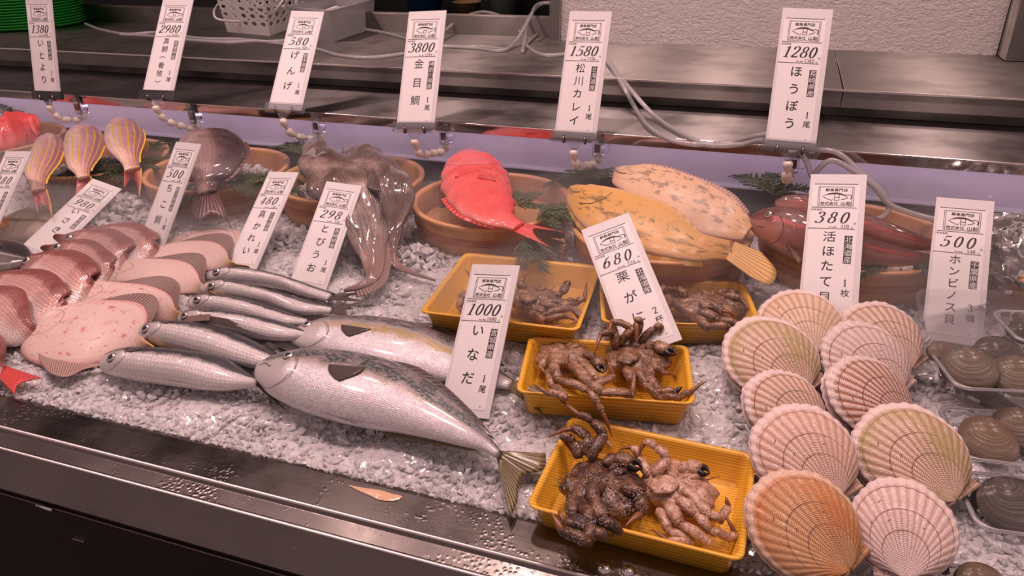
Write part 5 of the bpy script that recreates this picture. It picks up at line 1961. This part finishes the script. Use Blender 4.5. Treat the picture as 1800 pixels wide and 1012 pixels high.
b = Body([(1001, 327, 1001, 334, .160), (1013, 325, 1007, 352, .160), (1060, 328, 1028, 388, .158), (1112, 340, 1058, 418, .154), (1162, 356, 1100, 438, .150), (1206, 388, 1150, 448, .146), (1236, 410, 1196, 453, .142), (1264, 420, 1242, 452, .138), (1292, 426, 1276, 454, .133)],
         M_matsu, r, .22, nu=84, nv=52, pw=.75, roll=0, tilt=26)
fin(r, 'tail_fin', [atZ(1291, 425, .134), atZ(1276, 455, .132)], [atZ(1338, 443, .124), atZ(1364, 476, .112), atZ(1352, 500, .108), atZ(1322, 488, .116)], M_fin_yellow, thick=.0016)
idx = list(range(10, 74, 4))
fin(r, 'back_fin', [b.ridge(i) for i in idx], [b.ridge(i, .008, False, .004) for i in idx], M_fin_yellow)
fin(r, 'belly_fin', [b.ridge(i, 0, True) for i in idx], [b.ridge(i, .008, True, .006) for i in idx], M_fin_yellow)
b.crease([(1001, 331), (1010, 337), (1020, 337)], .0012, M_fin_brown)
b.crease([(1018, 357), (1040, 357), (1062, 348), (1076, 338)], .0011, M_fin_brown, 'gill_edge')

# ---- two gurnards
G = 'reddish gurnards in one tub'
r = empty('gurnard', atZ(1500, 390, .11), 'dark red gurnard lying behind the other, mostly hidden by tag 380', 'fish', G)
b = Body([(1362, 352, 1362, 361, .166), (1383, 343, 1377, 374, .166), (1430, 344, 1420, 388, .164), (1480, 358, 1470, 408, .162), (1525, 376, 1515, 420, .158), (1572, 394, 1563, 434, .154), (1612, 410, 1606, 440, .15), (1650, 425, 1648, 440, .146)],
         M_gurnard, r, .55, nu=72, gillb=.25, tilt=55)
r = empty('gurnard', atZ(1470, 420, .10), 'reddish gurnard in front with its eye and blunt head left of tag 380', 'fish', G)
b = Body([(1315, 380, 1315, 388, .156), (1332, 369, 1325, 406, .156), (1366, 362, 1348, 428, .156), (1412, 371, 1396, 452, .154), (1462, 390, 1452, 464, .150), (1521, 415, 1515, 468, .146), (1577, 432, 1573, 469, .142), (1632, 446, 1630, 463, .138), (1662, 452, 1661, 461, .136)],
         M_gurnard, r, .55, nu=80, gillb=.22, tilt=52)
b.eye(1351, 377, .0062, M_iris)
b.crease([(1318, 388), (1330, 396), (1343, 398)], .0010, M_fin_brown)
fin(r, 'pectoral_fin', [b.at(1380, 425)[0], b.at(1386, 440)[0]], [atZ(1410, 456, .140), atZ(1404, 462, .137)], M_fin_brown)

# ------------------------------------------------------------------ crabs (belly up, legs folded)
def limb(root, name, P, R, mat, tipmat=None, n=12, seed=0):
    """jointed leg: each stretch between two joints is a tapered segment that swells towards the joint; last one is a pointed claw"""
    P = [np.array(p) for p in P]
    b = MB()
    k = len(P) - 1
    for i in range(k):
        a, c = P[i], P[i + 1]
        last = i == k - 1
        m = 9
        q = np.linspace(0, 1, m)
        f = 1 - .55 * (i / max(1, k))
        bend = np.array([0, 0, .003]) * np.sin(q * math.pi)[:, None] * (1 if not last else .6)
        C = a + (c - a) * q[:, None] + bend
        if last:
            rr = R * f * np.interp(q, [0, .1, .4, .8, 1], [.62, .80, .66, .30, .05])
        else:
            rr = R * f * np.interp(q, [0, .08, .3, .7, .92, 1], [.60, .88, 1.08, 1.05, .95, .60])
        V, F = tube_geo(C, rr, n, True, .82, bump=lambda i_, j_: 1 + .16 * math.sin(i_ * 3.1 + j_ * 5.3 + seed) * math.sin(j_ * 2.7 + i_ * 1.7 + seed * 2))
        b.add(V, F, 1 if last else 0)
        if not last:                              # knuckle
            t = norm(c - a)
            V, F = tube_geo([c - t * R * f * .5, c - t * R * f * .1, c + t * R * f * .35], [R * f * .55, R * f * .80, R * f * .45], n)
            b.add(V, F, 0)
    return b.build(name, [mat, tipmat or M_crab_tip], root)


def claw(root, P, R, mat, tip=M_crab_black):
    """arm, swollen hand and two dark fingers"""
    P = [np.array(p) for p in P]
    b = MB()
    for i in range(len(P) - 2):
        q = np.linspace(0, 1, 7)
        V, F = tube_geo(P[i] + (P[i + 1] - P[i]) * q[:, None], R * np.interp(q, [0, .2, .8, 1], [.5, .72, .78, .55]), 12)
        b.add(V, F, 0)
    a, c = P[-2], P[-1]
    t = norm(c - a)
    L = np.linalg.norm(c - a)
    side = norm(np.cross(t, (0, 0, 1.0)))
    q = np.linspace(0, 1, 10)
    V, F = tube_geo(a + t * L * .62 * q[:, None], R * np.interp(q, [0, .12, .5, .9, 1], [.5, .95, 1.22, 1.0, .7]), 16, True, .72)
    b.add(V, F, 0)
    for sg, ln in ((1, .40), (-1, .36)):
        q = np.linspace(0, 1, 9)
        base = a + t * L * .58 + side * sg * R * .42
        C = base + t * L * ln * q[:, None] + side * (sg * R * (.30 * np.sin(q * 3.0) - .42 * q ** 2))[:, None]
        V, F = tube_geo(C, R * np.interp(q, [0, .5, 1], [.52, .36, .06]), 10)
        b.add(V[:], F, 1 if True else 0)
    return b.build('claw', [mat, tip], root)


def crab(label, c, rx, ry, zc, yaw, mat, legs, claws=(), thick=.019, seed=1, tip=None, hairs=60, group='hairy crabs in orange trays', zrim=None):
    """c: middle of the shell in the photograph; legs: lists of (px, py, z)"""
    C = atZ(c[0], c[1], zc)
    dpt = -(ROT @ (C - CAM))[2]
    sx, sy = 1.12 * rx * dpt / FX, 1.12 * ry * dpt / FX
    t = empty('crab', C - (0, 0, thick), label, 'crab', group)
    cs, sn = math.cos(yaw), math.sin(yaw)

    def place(x, y, z):
        return C + np.array([x * cs - y * sn, x * sn + y * cs, z])
    rg = np.random.RandomState(seed)
    ph = rg.rand(8) * 6.28
    NU, NV = 26, 52
    V = []
    for i in range(NU):
        f = i / (NU - 1)                          # underside centre -> rim -> belly centre (facing up)
        th = -math.pi / 2 + math.pi * f
        for j in range(NV):
            a = 6.2832 * j / NV
            k = math.cos(th)
            out = 1 + .05 * math.sin(5 * a + ph[0]) + .035 * math.sin(9 * a + ph[1]) + (.05 if j % 4 == 0 and .35 < f < .65 else 0)
            out *= 1 + .12 * math.sin(a)          # broader towards the front
            z = thick * math.sin(th) * (1.0 if f < .5 else .62)
            if f > .5:                            # plates of the breast and the folded abdomen
                rr = k
                z += .0030 * max(0, math.cos(a * 8 + .3)) * math.sin(min(1, rr * 1.2) * 3.14)
                z += .004 * math.exp(-((math.cos(a) * rr) / .16) ** 2) * (1 if math.sin(a) < .2 else .4) * (1 + .25 * math.sin(rr * 22))
            z += .0012 * math.sin(a * 13 + f * 21 + ph[2]) * math.sin(a * 7 - f * 17 + ph[3])
            V.append(place(sx * k * out * math.cos(a), sy * k * out * math.sin(a), z))
    mesh('shell', V, gridF(NU, NV, True) + [tuple(range(NV))[::-1], tuple(range((NU - 1) * NV, NU * NV))], mat, t)
    # folded abdomen plate
    V, uv = [], []
    for i in range(12):
        q = i / 11
        w = sx * (.30 * math.sin(.35 + q * 2.4) + .02)
        for j in range(9):
            x = w * (j / 4 - 1)
            V.append(place(x, -sy * (.92 - .95 * q), thick * (.60 + .14 * math.sin(q * 3.1)) + .0030 - abs(j - 4) ** 2 * .00022 + .0010 * math.sin(i * 2.3)))
            uv.append((q, j / 8))
    mesh('abdomen_flap', V, gridF(12, 9), mat, t, solid=.0016)
    # mouth parts: a pair of small plates at the front
    for sg in (-1, 1):
        V, F = tube_geo([place(sg * sx * .10, sy * .42, thick * .62), place(sg * sx * .12, sy * .70, thick * .56), place(sg * sx * .10, sy * .95, thick * .30)], [.003, .0042, .002], 10)
        mesh('mouth_plate', V, F, mat, t)
        V, F = tube_geo([place(sg * sx * .22, sy * .98, thick * .2), place(sg * sx * .30, sy * 1.25, thick * .35), place(sg * sx * .24, sy * 1.48, thick * .1)], [.0009, .0006, .0003], 6)
        mesh('feeler', V, F, M_crab_tip, t)
    # coxae: a row of lumps where the legs join, both sides
    for i, L in enumerate(legs):
        pts = [atZ(*p) for p in L['p']]
        limb(t, 'leg', pts, 1.14 * L.get('r', .0062), L.get('m', mat), L.get('t', tip), seed=seed + i)
    for L in claws:
        claw(t, [atZ(*p) for p in L['p']], L.get('r', .0085), L.get('m', mat), L.get('t', M_crab_black))
    # bristles
    V, F = [], []
    for k in range(hairs):
        a, q = rg.rand() * 6.28, .75 + .3 * rg.rand()
        p = place(sx * q * math.cos(a) * 1.0, sy * q * math.sin(a), thick * (.15 + .3 * rg.rand()))
        d = norm(np.array([p[0] - C[0], p[1] - C[1], .012]) + rg.randn(3) * .006) * rg.uniform(.003, .007)
        s_ = np.array([-d[1], d[0], 0]) * .07
        V += [p + s_, p - s_, p + d]
        F.append((len(V) - 3, len(V) - 2, len(V) - 1))
    mesh('bristles', V, F, mat, t, solid=.0003)
    return t


def Lg(pts, zs, r=.0062, **k):
    """pixel joints with heights"""
    if not isinstance(zs, (list, tuple)):
        zs = [zs] * len(pts)
    return dict(p=[(x, y, z) for (x, y), z in zip(pts, zs)], r=r, **k)


# tray 4: floor about z = .0; rim .034
crab('pale tan crab on its back at the right of the front tray', (1187, 858), 62, 52, .022, -.75, M_crab_pale, [
    Lg([(1150, 838), (1174, 808), (1155, 787), (1133, 777), (1122, 802)], [.032, .042, .046, .048, .036], .0058),
    Lg([(1140, 838), (1124, 806), (1112, 786), (1086, 792)], [.028, .030, .036, .030], .0052),
    Lg([(1190, 876), (1226, 908), (1247, 934), (1284, 948), (1294, 942), (1272, 902)], [.038, .036, .028, .022, .022, .034], .0058),
    Lg([(1212, 868), (1246, 908), (1268, 914), (1280, 892), (1275, 872)], [.036, .034, .022, .022, .030], .0060),
    Lg([(1172, 884), (1194, 920), (1246, 955), (1194, 912)], [.034, .036, .026, .042], .0062),
    Lg([(1158, 896), (1178, 934), (1219, 955), (1174, 952), (1145, 930)], [.026, .026, .022, .022, .024], .0060),
    Lg([(1200, 862), (1226, 884), (1238, 900)], [.036, .036, .026], .0056),
], [Lg([(1196, 830), (1206, 816), (1249, 832)], [.034, .036, .036], .0092)], seed=3)
crab('dark crusted crab at the left of the front tray, legs over the rim', (1056, 862), 66, 62, .026, -.5, M_crab_dark, [
    Lg([(1036, 806), (1062, 766), (1042, 742), (1018, 730), (982, 702)], [.040, .052, .060, .062, .064], .0066),
    Lg([(1028, 800), (1036, 772), (1006, 752), (963, 769)], [.038, .050, .056, .046], .0066),
    Lg([(1018, 806), (1010, 778), (986, 766), (1006, 797)], [.034, .044, .050, .030], .0060),
    Lg([(1010, 870), (1006, 908), (1040, 938), (1068, 944), (990, 915), (980, 897)], [.034, .040, .040, .040, .042, .044], .0072),
    Lg([(1022, 880), (1040, 925), (1034, 955), (988, 934), (967, 899)], [.038, .042, .040, .044, .050], .0076),
    Lg([(1036, 866), (1060, 918), (1090, 934), (1074, 944)], [.042, .044, .036, .034], .0074),
    Lg([(1092, 858), (1126, 872), (1128, 902), (1098, 926)], [.036, .038, .034, .034], .0078),
    Lg([(1040, 850), (1044, 888), (1070, 912)], [.044, .046, .040], .0068),
], [Lg([(1062, 820), (1080, 802), (1131, 823)], [.038, .042, .040], .0100, m=M_crab_dark)], seed=5, thick=.024, hairs=120)

# tray 3: floor about z = .03; rim .066
crab('brown crab at the right of the middle tray, one leg sticking out right', (1116, 630), 52, 48, .056, -.35, M_crab_brown, [
    Lg([(1090, 606), (1112, 578), (1075, 565), (1066, 601)], [.068, .092, .094, .080], .0058),
    Lg([(1080, 612), (1083, 586), (1056, 588), (1044, 624)], [.066, .084, .086, .070], .0056),
    Lg([(1110, 600), (1126, 566), (1119, 566), (1119, 608)], [.070, .098, .100, .078], .0064),
    Lg([(1124, 604), (1150, 578), (1164, 574), (1160, 588)], [.068, .088, .090, .082], .0056),
    Lg([(1120, 648), (1134, 678), (1158, 700), (1196, 700), (1212, 690), (1244, 669)], [.064, .058, .052, .060, .068, .078], .0062),
    Lg([(1100, 646), (1112, 676), (1116, 690)], [.064, .060, .050], .0062),
    Lg([(1140, 640), (1166, 656), (1186, 660)], [.060, .056, .050], .0054),
    Lg([(1128, 652), (1160, 690), (1188, 690), (1200, 680)], [.062, .056, .060, .066], .0064, t=M_crab_black),
], [Lg([(1136, 614), (1150, 604), (1190, 624)], [.066, .072, .070], .0096, m=M_crab_mid)], seed=8)
crab('tan crab at the left of the middle tray, one leg over its front rim', (992, 632), 48, 42, .054, -.25, M_crab_mid, [
    Lg([(1000, 640), (970, 640), (982, 668), (1036, 688), (1059, 724), (1076, 768)], [.066, .074, .074, .076, .062, .036], .0066),
    Lg([(1004, 642), (1038, 676), (1056, 691), (1112, 694), (1116, 649)], [.068, .078, .076, .074, .090], .0072),
    Lg([(966, 650), (971, 678), (994, 700), (960, 690), (934, 674)], [.062, .066, .072, .074, .076], .0060),
    Lg([(1030, 690), (1078, 662), (1068, 634)], [.066, .074, .088], .0056),
    Lg([(960, 632), (952, 648), (962, 664)], [.058, .054, .048], .0056),
    Lg([(1020, 636), (1048, 668), (1062, 680)], [.062, .064, .056], .0062),
], [Lg([(1026, 624), (1046, 626), (1062, 656)], [.064, .066, .060], .0080, m=M_crab_brown)], seed=11)

# tray 1: floor about z = .052; rim .088
crab('brown hairy crab in the left rear tray, right of tag 1000', (938, 528), 44, 36, .078, -.2, M_crab_brown, [
    Lg([(952, 534), (996, 532), (1008, 530), (1022, 522)], [.088, .088, .090, .094], .0056),
    Lg([(948, 536), (978, 540), (1014, 534), (1027, 526), (1032, 494)], [.084, .086, .086, .090, .102], .0058),
    Lg([(940, 542), (958, 554), (1004, 541), (1024, 562), (1000, 572)], [.084, .084, .084, .080, .078], .0064),
    Lg([(932, 550), (956, 564), (996, 556), (1018, 568)], [.078, .080, .080, .076], .0064),
    Lg([(920, 512), (914, 498), (926, 480)], [.084, .092, .100], .0062),
    Lg([(940, 552), (970, 574), (1000, 576)], [.074, .072, .070], .0056),
], [Lg([(975, 520), (988, 516), (1000, 492)], [.084, .086, .096], .0064, t=M_crab_black)], seed=14, hairs=160)
crab('crab mostly hidden behind tag 1000 in the left rear tray', (846, 528), 36, 34, .076, .4, M_crab_mid, [
    Lg([(830, 520), (812, 526), (806, 540), (812, 552)], [.082, .084, .078, .074], .0056),
    Lg([(838, 508), (828, 488), (816, 472)], [.082, .092, .098], .0040),
    Lg([(840, 545), (826, 556), (836, 566)], [.076, .072, .070], .0054),
    Lg([(856, 508), (868, 492), (880, 490)], [.082, .090, .088], .0054),
], [], seed=17)
crab('crab lying behind the left rear tray, only its bent legs showing', (965, 462), 26, 18, .072, .2, M_crab_brown, [
    Lg([(962, 454), (930, 438), (908, 450)], [.088, .108, .098], .0056),
    Lg([(985, 456), (994, 430), (986, 424), (968, 420)], [.090, .112, .116, .118], .0054),
    Lg([(950, 462), (936, 468), (930, 474)], [.080, .076, .072], .0050),
], [], seed=19, thick=.012, hairs=30)
# tray 2: floor about z = .05
crab('brown hairy crab in the right rear tray, one leg over its front rim', (1246, 538), 56, 36, .076, .15, M_crab_brown, [
    Lg([(1228, 548), (1262, 562), (1300, 572), (1316, 562)], [.088, .088, .088, .092], .0064),
    Lg([(1216, 556), (1244, 576), (1282, 574), (1284, 596)], [.082, .086, .092, .074], .0066),
    Lg([(1236, 528), (1268, 546), (1296, 556)], [.088, .088, .082], .0060),
    Lg([(1206, 522), (1190, 508), (1176, 510)], [.086, .090, .082], .0060),
    Lg([(1270, 520), (1304, 526), (1318, 546)], [.086, .086, .080], .0056),
], [Lg([(1262, 516), (1278, 512), (1302, 520)], [.086, .088, .086], .0080)], seed=21, hairs=140)
crab('crab at the left of the right rear tray, behind tag 680', (1140, 530), 46, 32, .074, .6, M_crab_mid, [
    Lg([(1150, 520), (1172, 506), (1190, 514)], [.084, .090, .082], .0058),
    Lg([(1120, 520), (1100, 510), (1084, 522)], [.084, .088, .078], .0056),
    Lg([(1150, 540), (1174, 548), (1182, 562)], [.080, .080, .074], .0058),
], [], seed=23)

# ------------------------------------------------------------------ cypress sprigs
def sprig(px, py, z, label, size=.07, yaw=0., tilt=.25, seed=0, mat=None):
    size *= 1.25
    rg = np.random.RandomState(seed + 100)
    p0 = atZ(px, py, z)
    V, F = [], []

    def leaf(a, b, w):
        t = b - a
        s_ = norm(np.cross(t, (0, 0, 1.0))) * w
        k = len(V)
        u_ = np.array([0, 0, w * .5])
        V.extend([a - s_ * .4, a + s_ * .4, (a + b) / 2 + s_ + u_, b, (a + b) / 2 - s_ + u_])
        F.append((k, k + 1, k + 2, k + 3, k + 4))

    def branch(a, d, L, lev):
        n = max(5, int(L / .0042))
        d = norm(d)
        p = np.array(a)
        for i in range(n):
            q = p + d * L / n
            leaf(p, q, .0011)
            sd = norm(np.cross(d, (0, 0, 1.0)))
            for sg in (-1, 1):
                e = norm(d * .75 + sd * sg * .75 + np.array([0, 0, rg.uniform(-.1, .25)]))
                ll = L * (.36 if lev == 0 else .20) * (1 - i / n * .75) * rg.uniform(.7, 1.15)
                if lev < 2 and ll > .007:
                    branch(q, e, ll, lev + 1)
                else:
                    leaf(q, q + e * max(.0035, ll * .6), .0011)
            d = norm(d + np.array([rg.uniform(-.08, .08), rg.uniform(-.08, .08), -.03]))
            p = q
    for k in range(3):
        a = yaw + (k - 1) * .75 + rg.uniform(-.2, .2)
        branch(p0 + np.array([0, 0, .002 * k]), np.array([math.cos(a), math.sin(a), tilt + rg.uniform(-.1, .15)]), size * rg.uniform(.8, 1.1), 0)
    o = mesh('cypress_sprig', V, F, mat or M_sprig, smooth=False, solid=.0005, org=p0)
    return tag(o, label, 'cypress sprig', 'green cypress sprigs garnishing the tubs')


sprig(945, 378, .132, 'green cypress sprig behind the tail of the bright red fish', .07, .2, .15, 1)
sprig(925, 420, .122, 'green cypress sprig hanging on the outside of the tub under the red tail', .06, -.6, -.4, 2)
sprig(820, 362, .125, 'small green sprig under the belly of the bright red fish', .04, 2.6, .0, 3)
sprig(1050, 318, .140, 'grey-green sprig behind the heads of the yellow flounders', .09, 2.6, .25, 4)
sprig(1355, 345, .150, 'misty green sprig left of tag 380 above the gurnards', .075, 1.6, .35, 5)
sprig(1560, 466, .126, 'dark green sprig on the tub rim beneath the gurnards', .06, 3.0, .0, 6)
sprig(1598, 462, .124, 'dark green sprig at the right on the tub rim beneath the gurnards', .05, .1, .0, 7)
sprig(530, 275, .145, 'green sprig at the left of the slimy brown fish', .075, 2.2, .4, 8)
sprig(450, 318, .120, 'green sprig on the tub right of the dark bream tail', .08, .3, .1, 9)
sprig(345, 345, .110, 'green sprig reaching over tag 500 from the dark bream', .08, 3.5, .0, 10)
sprig(300, 345, .105, 'green sprig lying in front of the tub at tag 500', .05, .2, .1, 11)
sprig(195, 300, .120, 'dark green sprig between the middle and right striped fish', .075, -.6, .1, 12)
sprig(110, 305, .118, 'dark green sprig between the left and middle striped fish', .07, -.4, .1, 13)
sprig(170, 305, .100, 'dark green sprig hanging down the front of the striped fishes tub', .06, -1.6, -.3, 14)
sprig(262, 262, .130, 'green sprig on ice right of the striped fish', .045, .6, .2, 15)
sprig(300, 292, .125, 'small green sprig on ice left of tag 500', .04, .2, .2, 16)
sprig(15, 205, .135, 'grey-green sprig behind the red fish at the left edge', .06, 1.9, .4, 17)
sprig(10, 275, .125, 'dark green sprig below the red fish at the left edge', .06, 3.4, .0, 18)

sprig(150, 296, .128, 'dark green sprig under the middle striped fish', .07, .3, .1, 21)
sprig(235, 292, .124, 'dark green sprig beside the tail of the right striped fish', .06, 1.0, .1, 22)
sprig(905, 362, .134, 'green cypress sprig above the tail base of the bright red fish', .065, .9, .2, 23)
sprig(410, 318, .132, 'green sprig right of the dark bream body', .07, .4, .1, 24)


# ------------------------------------------------------------------ clear hoses
def hose(pts, label, r=.0048):
    P = []
    for q in pts:
        if len(q) == 2:
            P.append(atZ(q[0], q[1], WT + r))
        elif q[2] > 1.0:
            P.append(atY(q[0], q[1], q[2]))
        else:
            P.append(atZ(q[0], q[1], q[2]))
    C = catmull(P, 16 * len(P))
    V, F = tube_geo(C, r, 12)
    o = mesh('clear_hose', V, F, M_hose, org=P[0])
    return tag(o, label, 'hose', 'clear plastic hoses on the counter')


hose([(150, 42), (185, 54), (230, 60), (270, 57), (310, 62), (360, 68), (420, 69), (470, 73), (510, 70), (550, 58), (600, 50), (650, 53), (700, 64), (745, 78), (800, 82), (850, 82), (890, 87)],
     'clear hose running along the counter from the green stack past the tags')
hose([(210, 60), (260, 63), (330, 70), (400, 74), (450, 72), (500, 78), (555, 86), (600, 98), (650, 101), (710, 94), (760, 82), (830, 84), (880, 89), (905, 74, .30), (930, 34, .345), (950, 6, .37), (985, 6, .37), (1010, 26, .345), (1030, 60, .30)],
     'clear hose that rises in a loop beside the white wall')
hose([(740, 95), (775, 60, .305), (820, 28, .325), (850, 21, .33), (885, 30, .32), (915, 58, .30), (930, 84), (960, 97), (1000, 94), (1040, 80)], 'clear hose arching up behind tag 3800')
hose([(918, 92), (924, 60, .31), (930, 30, .34), (955, 6, .37), (990, 14, .36), (1020, 50, .31), (1045, 72)], 'clear hose standing in a narrow loop at the wall corner')
hose([(925, 76), (950, 60), (990, 58), (1030, 66)], 'short clear hose lying behind tag 1580')
hose([(1060, 98), (1078, 124), (1100, 160, .27), (1118, 192, .236), (1145, 227, .230), (1180, 246, .229), (1225, 254, .229), (1290, 248, .229), (1350, 236, .229), (1392, 250, 1.385), (1418, 285, 1.37), (1428, 310, 1.36), (1436, 300, 1.355), (1460, 282, 1.35), (1500, 300, 1.35), (1540, 332, 1.345), (1562, 358, 1.34), (1600, 374, 1.335), (1645, 386, 1.33)],
     'clear hose drooping over the shelf edge behind tag 1280')
hose([(1064, 94), (1084, 126), (1112, 162, .27), (1150, 203, .236), (1200, 236, .230), (1245, 255, .229), (1300, 254, .229), (1345, 246, .229), (1420, 262, 1.385), (1470, 268, 1.372), (1520, 310, 1.355), (1556, 345, 1.345), (1562, 370, 1.34), (1545, 384, 1.335), (1520, 382, 1.33)],
     'clear hose crossing the first one and looping behind tag 380')

# ------------------------------------------------------------------ things on the counter
# stack of round green trays
gc = atZ(28, 46, WT)
gc = np.array([gc[0] + .02, gc[1] + .03, WT])
GR = .185
for k in range(13):
    z = WT + .0085 * k
    V, F, uv = lathe_geo([(.001, .002), (GR * .86, .002), (GR * .95, .0035), (GR * .985, .0085), (GR * 1.0, .0105), (GR * .985, .0115), (GR * .93, .0078), (GR * .84, .0058), (.001, .0058)], 64, (gc[0], gc[1], z))
    o = mesh('green_tray', V, F, M_green, uv=uv, org=(gc[0], gc[1], z))
    tag(o, 'round green plastic tray in the stack at the upper left' if k else 'round green plastic tray at the bottom of the stack at the upper left', 'tray', 'stack of round green trays')


# white basket with round holes
def holed(P00, P10, P11, P01, nx, nz, rh, skip_top=1, skip_bot=1):
    """flat panel between four corners with round holes punched in it"""
    b = MB()
    P00, P10, P11, P01 = map(np.array, (P00, P10, P11, P01))

    def at(u, v):
        return (P00 * (1 - u) + P10 * u) * (1 - v) + (P01 * (1 - u) + P11 * u) * v
    for i in range(nx):
        for j in range(nz):
            u0, u1, v0, v1 = i / nx, (i + 1) / nx, j / nz, (j + 1) / nz
            if j < skip_bot or j >= nz - skip_top:
                b.add([at(u0, v0), at(u1, v0), at(u1, v1), at(u0, v1)], [(0, 1, 2, 3)])
                continue
            V = []
            for k in range(16):
                a = 6.2832 * (k + .5) / 16 - 2.356
                ca, sa = math.cos(a), math.sin(a)
                m = max(abs(ca), abs(sa))
                V.append(at((u0 + u1) / 2 + (u1 - u0) / 2 * ca / m, (v0 + v1) / 2 + (v1 - v0) / 2 * sa / m))
            for k in range(16):
                a = 6.2832 * (k + .5) / 16 - 2.356
                V.append(at((u0 + u1) / 2 + (u1 - u0) * rh * math.cos(a), (v0 + v1) / 2 + (v1 - v0) * rh * math.sin(a)))
            b.add(V, [(k, (k + 1) % 16, 16 + (k + 1) % 16, 16 + k) for k in range(16)])
            for c0, c1 in ((15, 0), (3, 4), (7, 8), (11, 12)):
                pass
    return b


f0, f1 = atZ(400, 56, WT), atZ(474, 63, WT)
s1 = atZ(548, 38, WT)
t = empty('plastic_basket', (f0 + s1) / 2, 'white plastic basket with round holes and a wire-like handle on the counter', 'basket')
up, o4 = np.array([0, 0, .15]), 1.10
cB = (f0 + s1) / 2
Q = [f0, f1, s1, f0 + (s1 - f1)]
T4 = [cB + (q - cB) * 1.14 + up for q in Q]
for i in range(4):
    a, b_ = i, (i + 1) % 4
    holed(Q[a], Q[b_], T4[b_], T4[a], 5 if i % 2 == 0 else 7, 7, .30).build('side_panel', M_basket, t, smooth=False, solid=.002)
mesh('base_panel', np.array(Q) + (0, 0, .002), [(0, 1, 2, 3)], M_basket, t, smooth=False, solid=.003)
hp = [atZ(384, 6, WT + .07), atZ(376, 22, WT + .06), atZ(384, 34, WT + .05), atZ(420, 38, WT + .035), atZ(456, 35, WT + .035), atZ(480, 22, WT + .06), atZ(496, 2, WT + .09), atZ(500, -14, WT + .10)]
V, F = tube_geo(catmull(hp, 60), .0035, 10)
mesh('handle', V, F, M_basket, t)
# frosted box with white sheets inside
c0, c1, c2 = atZ(520, 66, WT), atZ(585, 74, WT), atZ(656, 50, WT)
t = empty('frosted_box', (c0 + c2) / 2, 'frosted clear plastic box with white sheets inside, behind tag 580', 'plastic box')
Q = [c0, c1, c2, c0 + (c2 - c1)]
cB = (c0 + c2) / 2
T4 = [cB + (q - cB) * 1.10 + np.array([0, 0, .085]) for q in Q]
mesh('box_shell', np.array(Q + T4), [(0, 3, 2, 1)] + [(i, (i + 1) % 4, 4 + (i + 1) % 4, 4 + i) for i in range(4)], M_box, t, smooth=False, solid=.003)
V, F = tube_geo(np.array(T4 + [T4[0]]), .0038, 8)
mesh('box_rim', V, F, M_clear_rim, t)
sh = MB()
S_ = [cB + (q - cB) * .86 + np.array([0, 0, .006]) for q in Q]
S2 = [cB + (q - cB) * .92 + np.array([0, 0, .050 + .01 * (i % 2)]) for i, q in enumerate(Q)]
sh.add(S_ + S2, [(0, 3, 2, 1), (4, 5, 6, 7)] + [(i, (i + 1) % 4, 4 + (i + 1) % 4, 4 + i) for i in range(4)])
o = sh.build('sheet_pile', M_cloth, smooth=False)
tag(o, 'pile of white sheets lying in the frosted box', 'sheets')


# dim things in the work room
def pail(px, py, y, r, h, mat, nm, lab, cat):
    p = atY(px, py, y)
    c = (p[0], p[1], p[2] - h)
    V, F, uv = lathe_geo([(.001, 0), (r * .8, 0), (r * .97, h * .93), (r * 1.04, h * .94), (r * 1.04, h), (r * .95, h), (r * .78, .006), (.001, .006)], 40, c)
    o = mesh(nm, V, F, mat, org=c)
    tag(o, lab, cat)
    return c


sh_ = MB().box((-2.6, 2.30, .20), (-.62, 2.9, .215)).build('rear_shelf', M_dark, smooth=False)
tag(sh_, 'dark bench in the work room behind the counter', 'bench')
MB().box((-2.55, 2.35, -.86), (-.70, 2.85, .1995)).build('cupboard', M_dark, sh_, smooth=False)


def onbench(px, py, r, h, mat, nm, lab, cat):
    p = atZ(px, py, .215)
    V, F, uv = lathe_geo([(.001, 0), (r * .8, 0), (r * .97, h * .93), (r * 1.04, h * .94), (r * 1.04, h), (r * .95, h), (r * .78, .006), (.001, .006)], 40, p)
    tag(mesh(nm, V, F, mat, org=p), lab, cat)


onbench(748, 26, .085, .16, M_blue, 'blue_bucket', 'blue bucket in the dark work room behind tag 3800', 'bucket')
onbench(888, 24, .075, .12, plain('pale_green_plastic', (.32, .40, .34), .5), 'pale_tub', 'pale green tub in the dark work room left of the white wall', 'tub')
onbench(822, 24, .06, .05, plain('tan_plastic', (.42, .30, .14), .5), 'tan_dish', 'tan dish in the dark work room', 'dish')
onbench(560, 24, .12, .18, M_blue, 'blue_bucket', 'blue bucket behind the frosted box', 'bucket')

# ------------------------------------------------------------------ cold mist drifting over the back of the ice
def m_mist():
    s = S('cold_mist')
    s.t.nodes.remove(s.out)
    s.out = s.t.nodes.new('ShaderNodeOutputMaterial')
    p = s.pos()
    n = s.noise(s.map(p, (2.2, 3.2, 5.)), 2.0, 3, .6, .6)
    z = s.sep(p)[2]
    d = s.math('MULTIPLY', s.rng(n, .42, .72), s.rng(z, .10, .215, 1.0, .25))
    v = s.n('VolumeScatter', {'Color': (.95, .93, .97, 1), 'Density': s.math('MULTIPLY', d, 5.5), 'Anisotropy': .2}).outputs[0]
    s.t.links.new(v, s.out.inputs[1])
    return s.m


o = MB().box((-2.2, .86, .05), (.75, 1.470, .215)).build('mist', m_mist(), smooth=False)
tag(o, 'thin cold mist drifting over the tubs at the back of the ice', 'mist', kind='stuff')
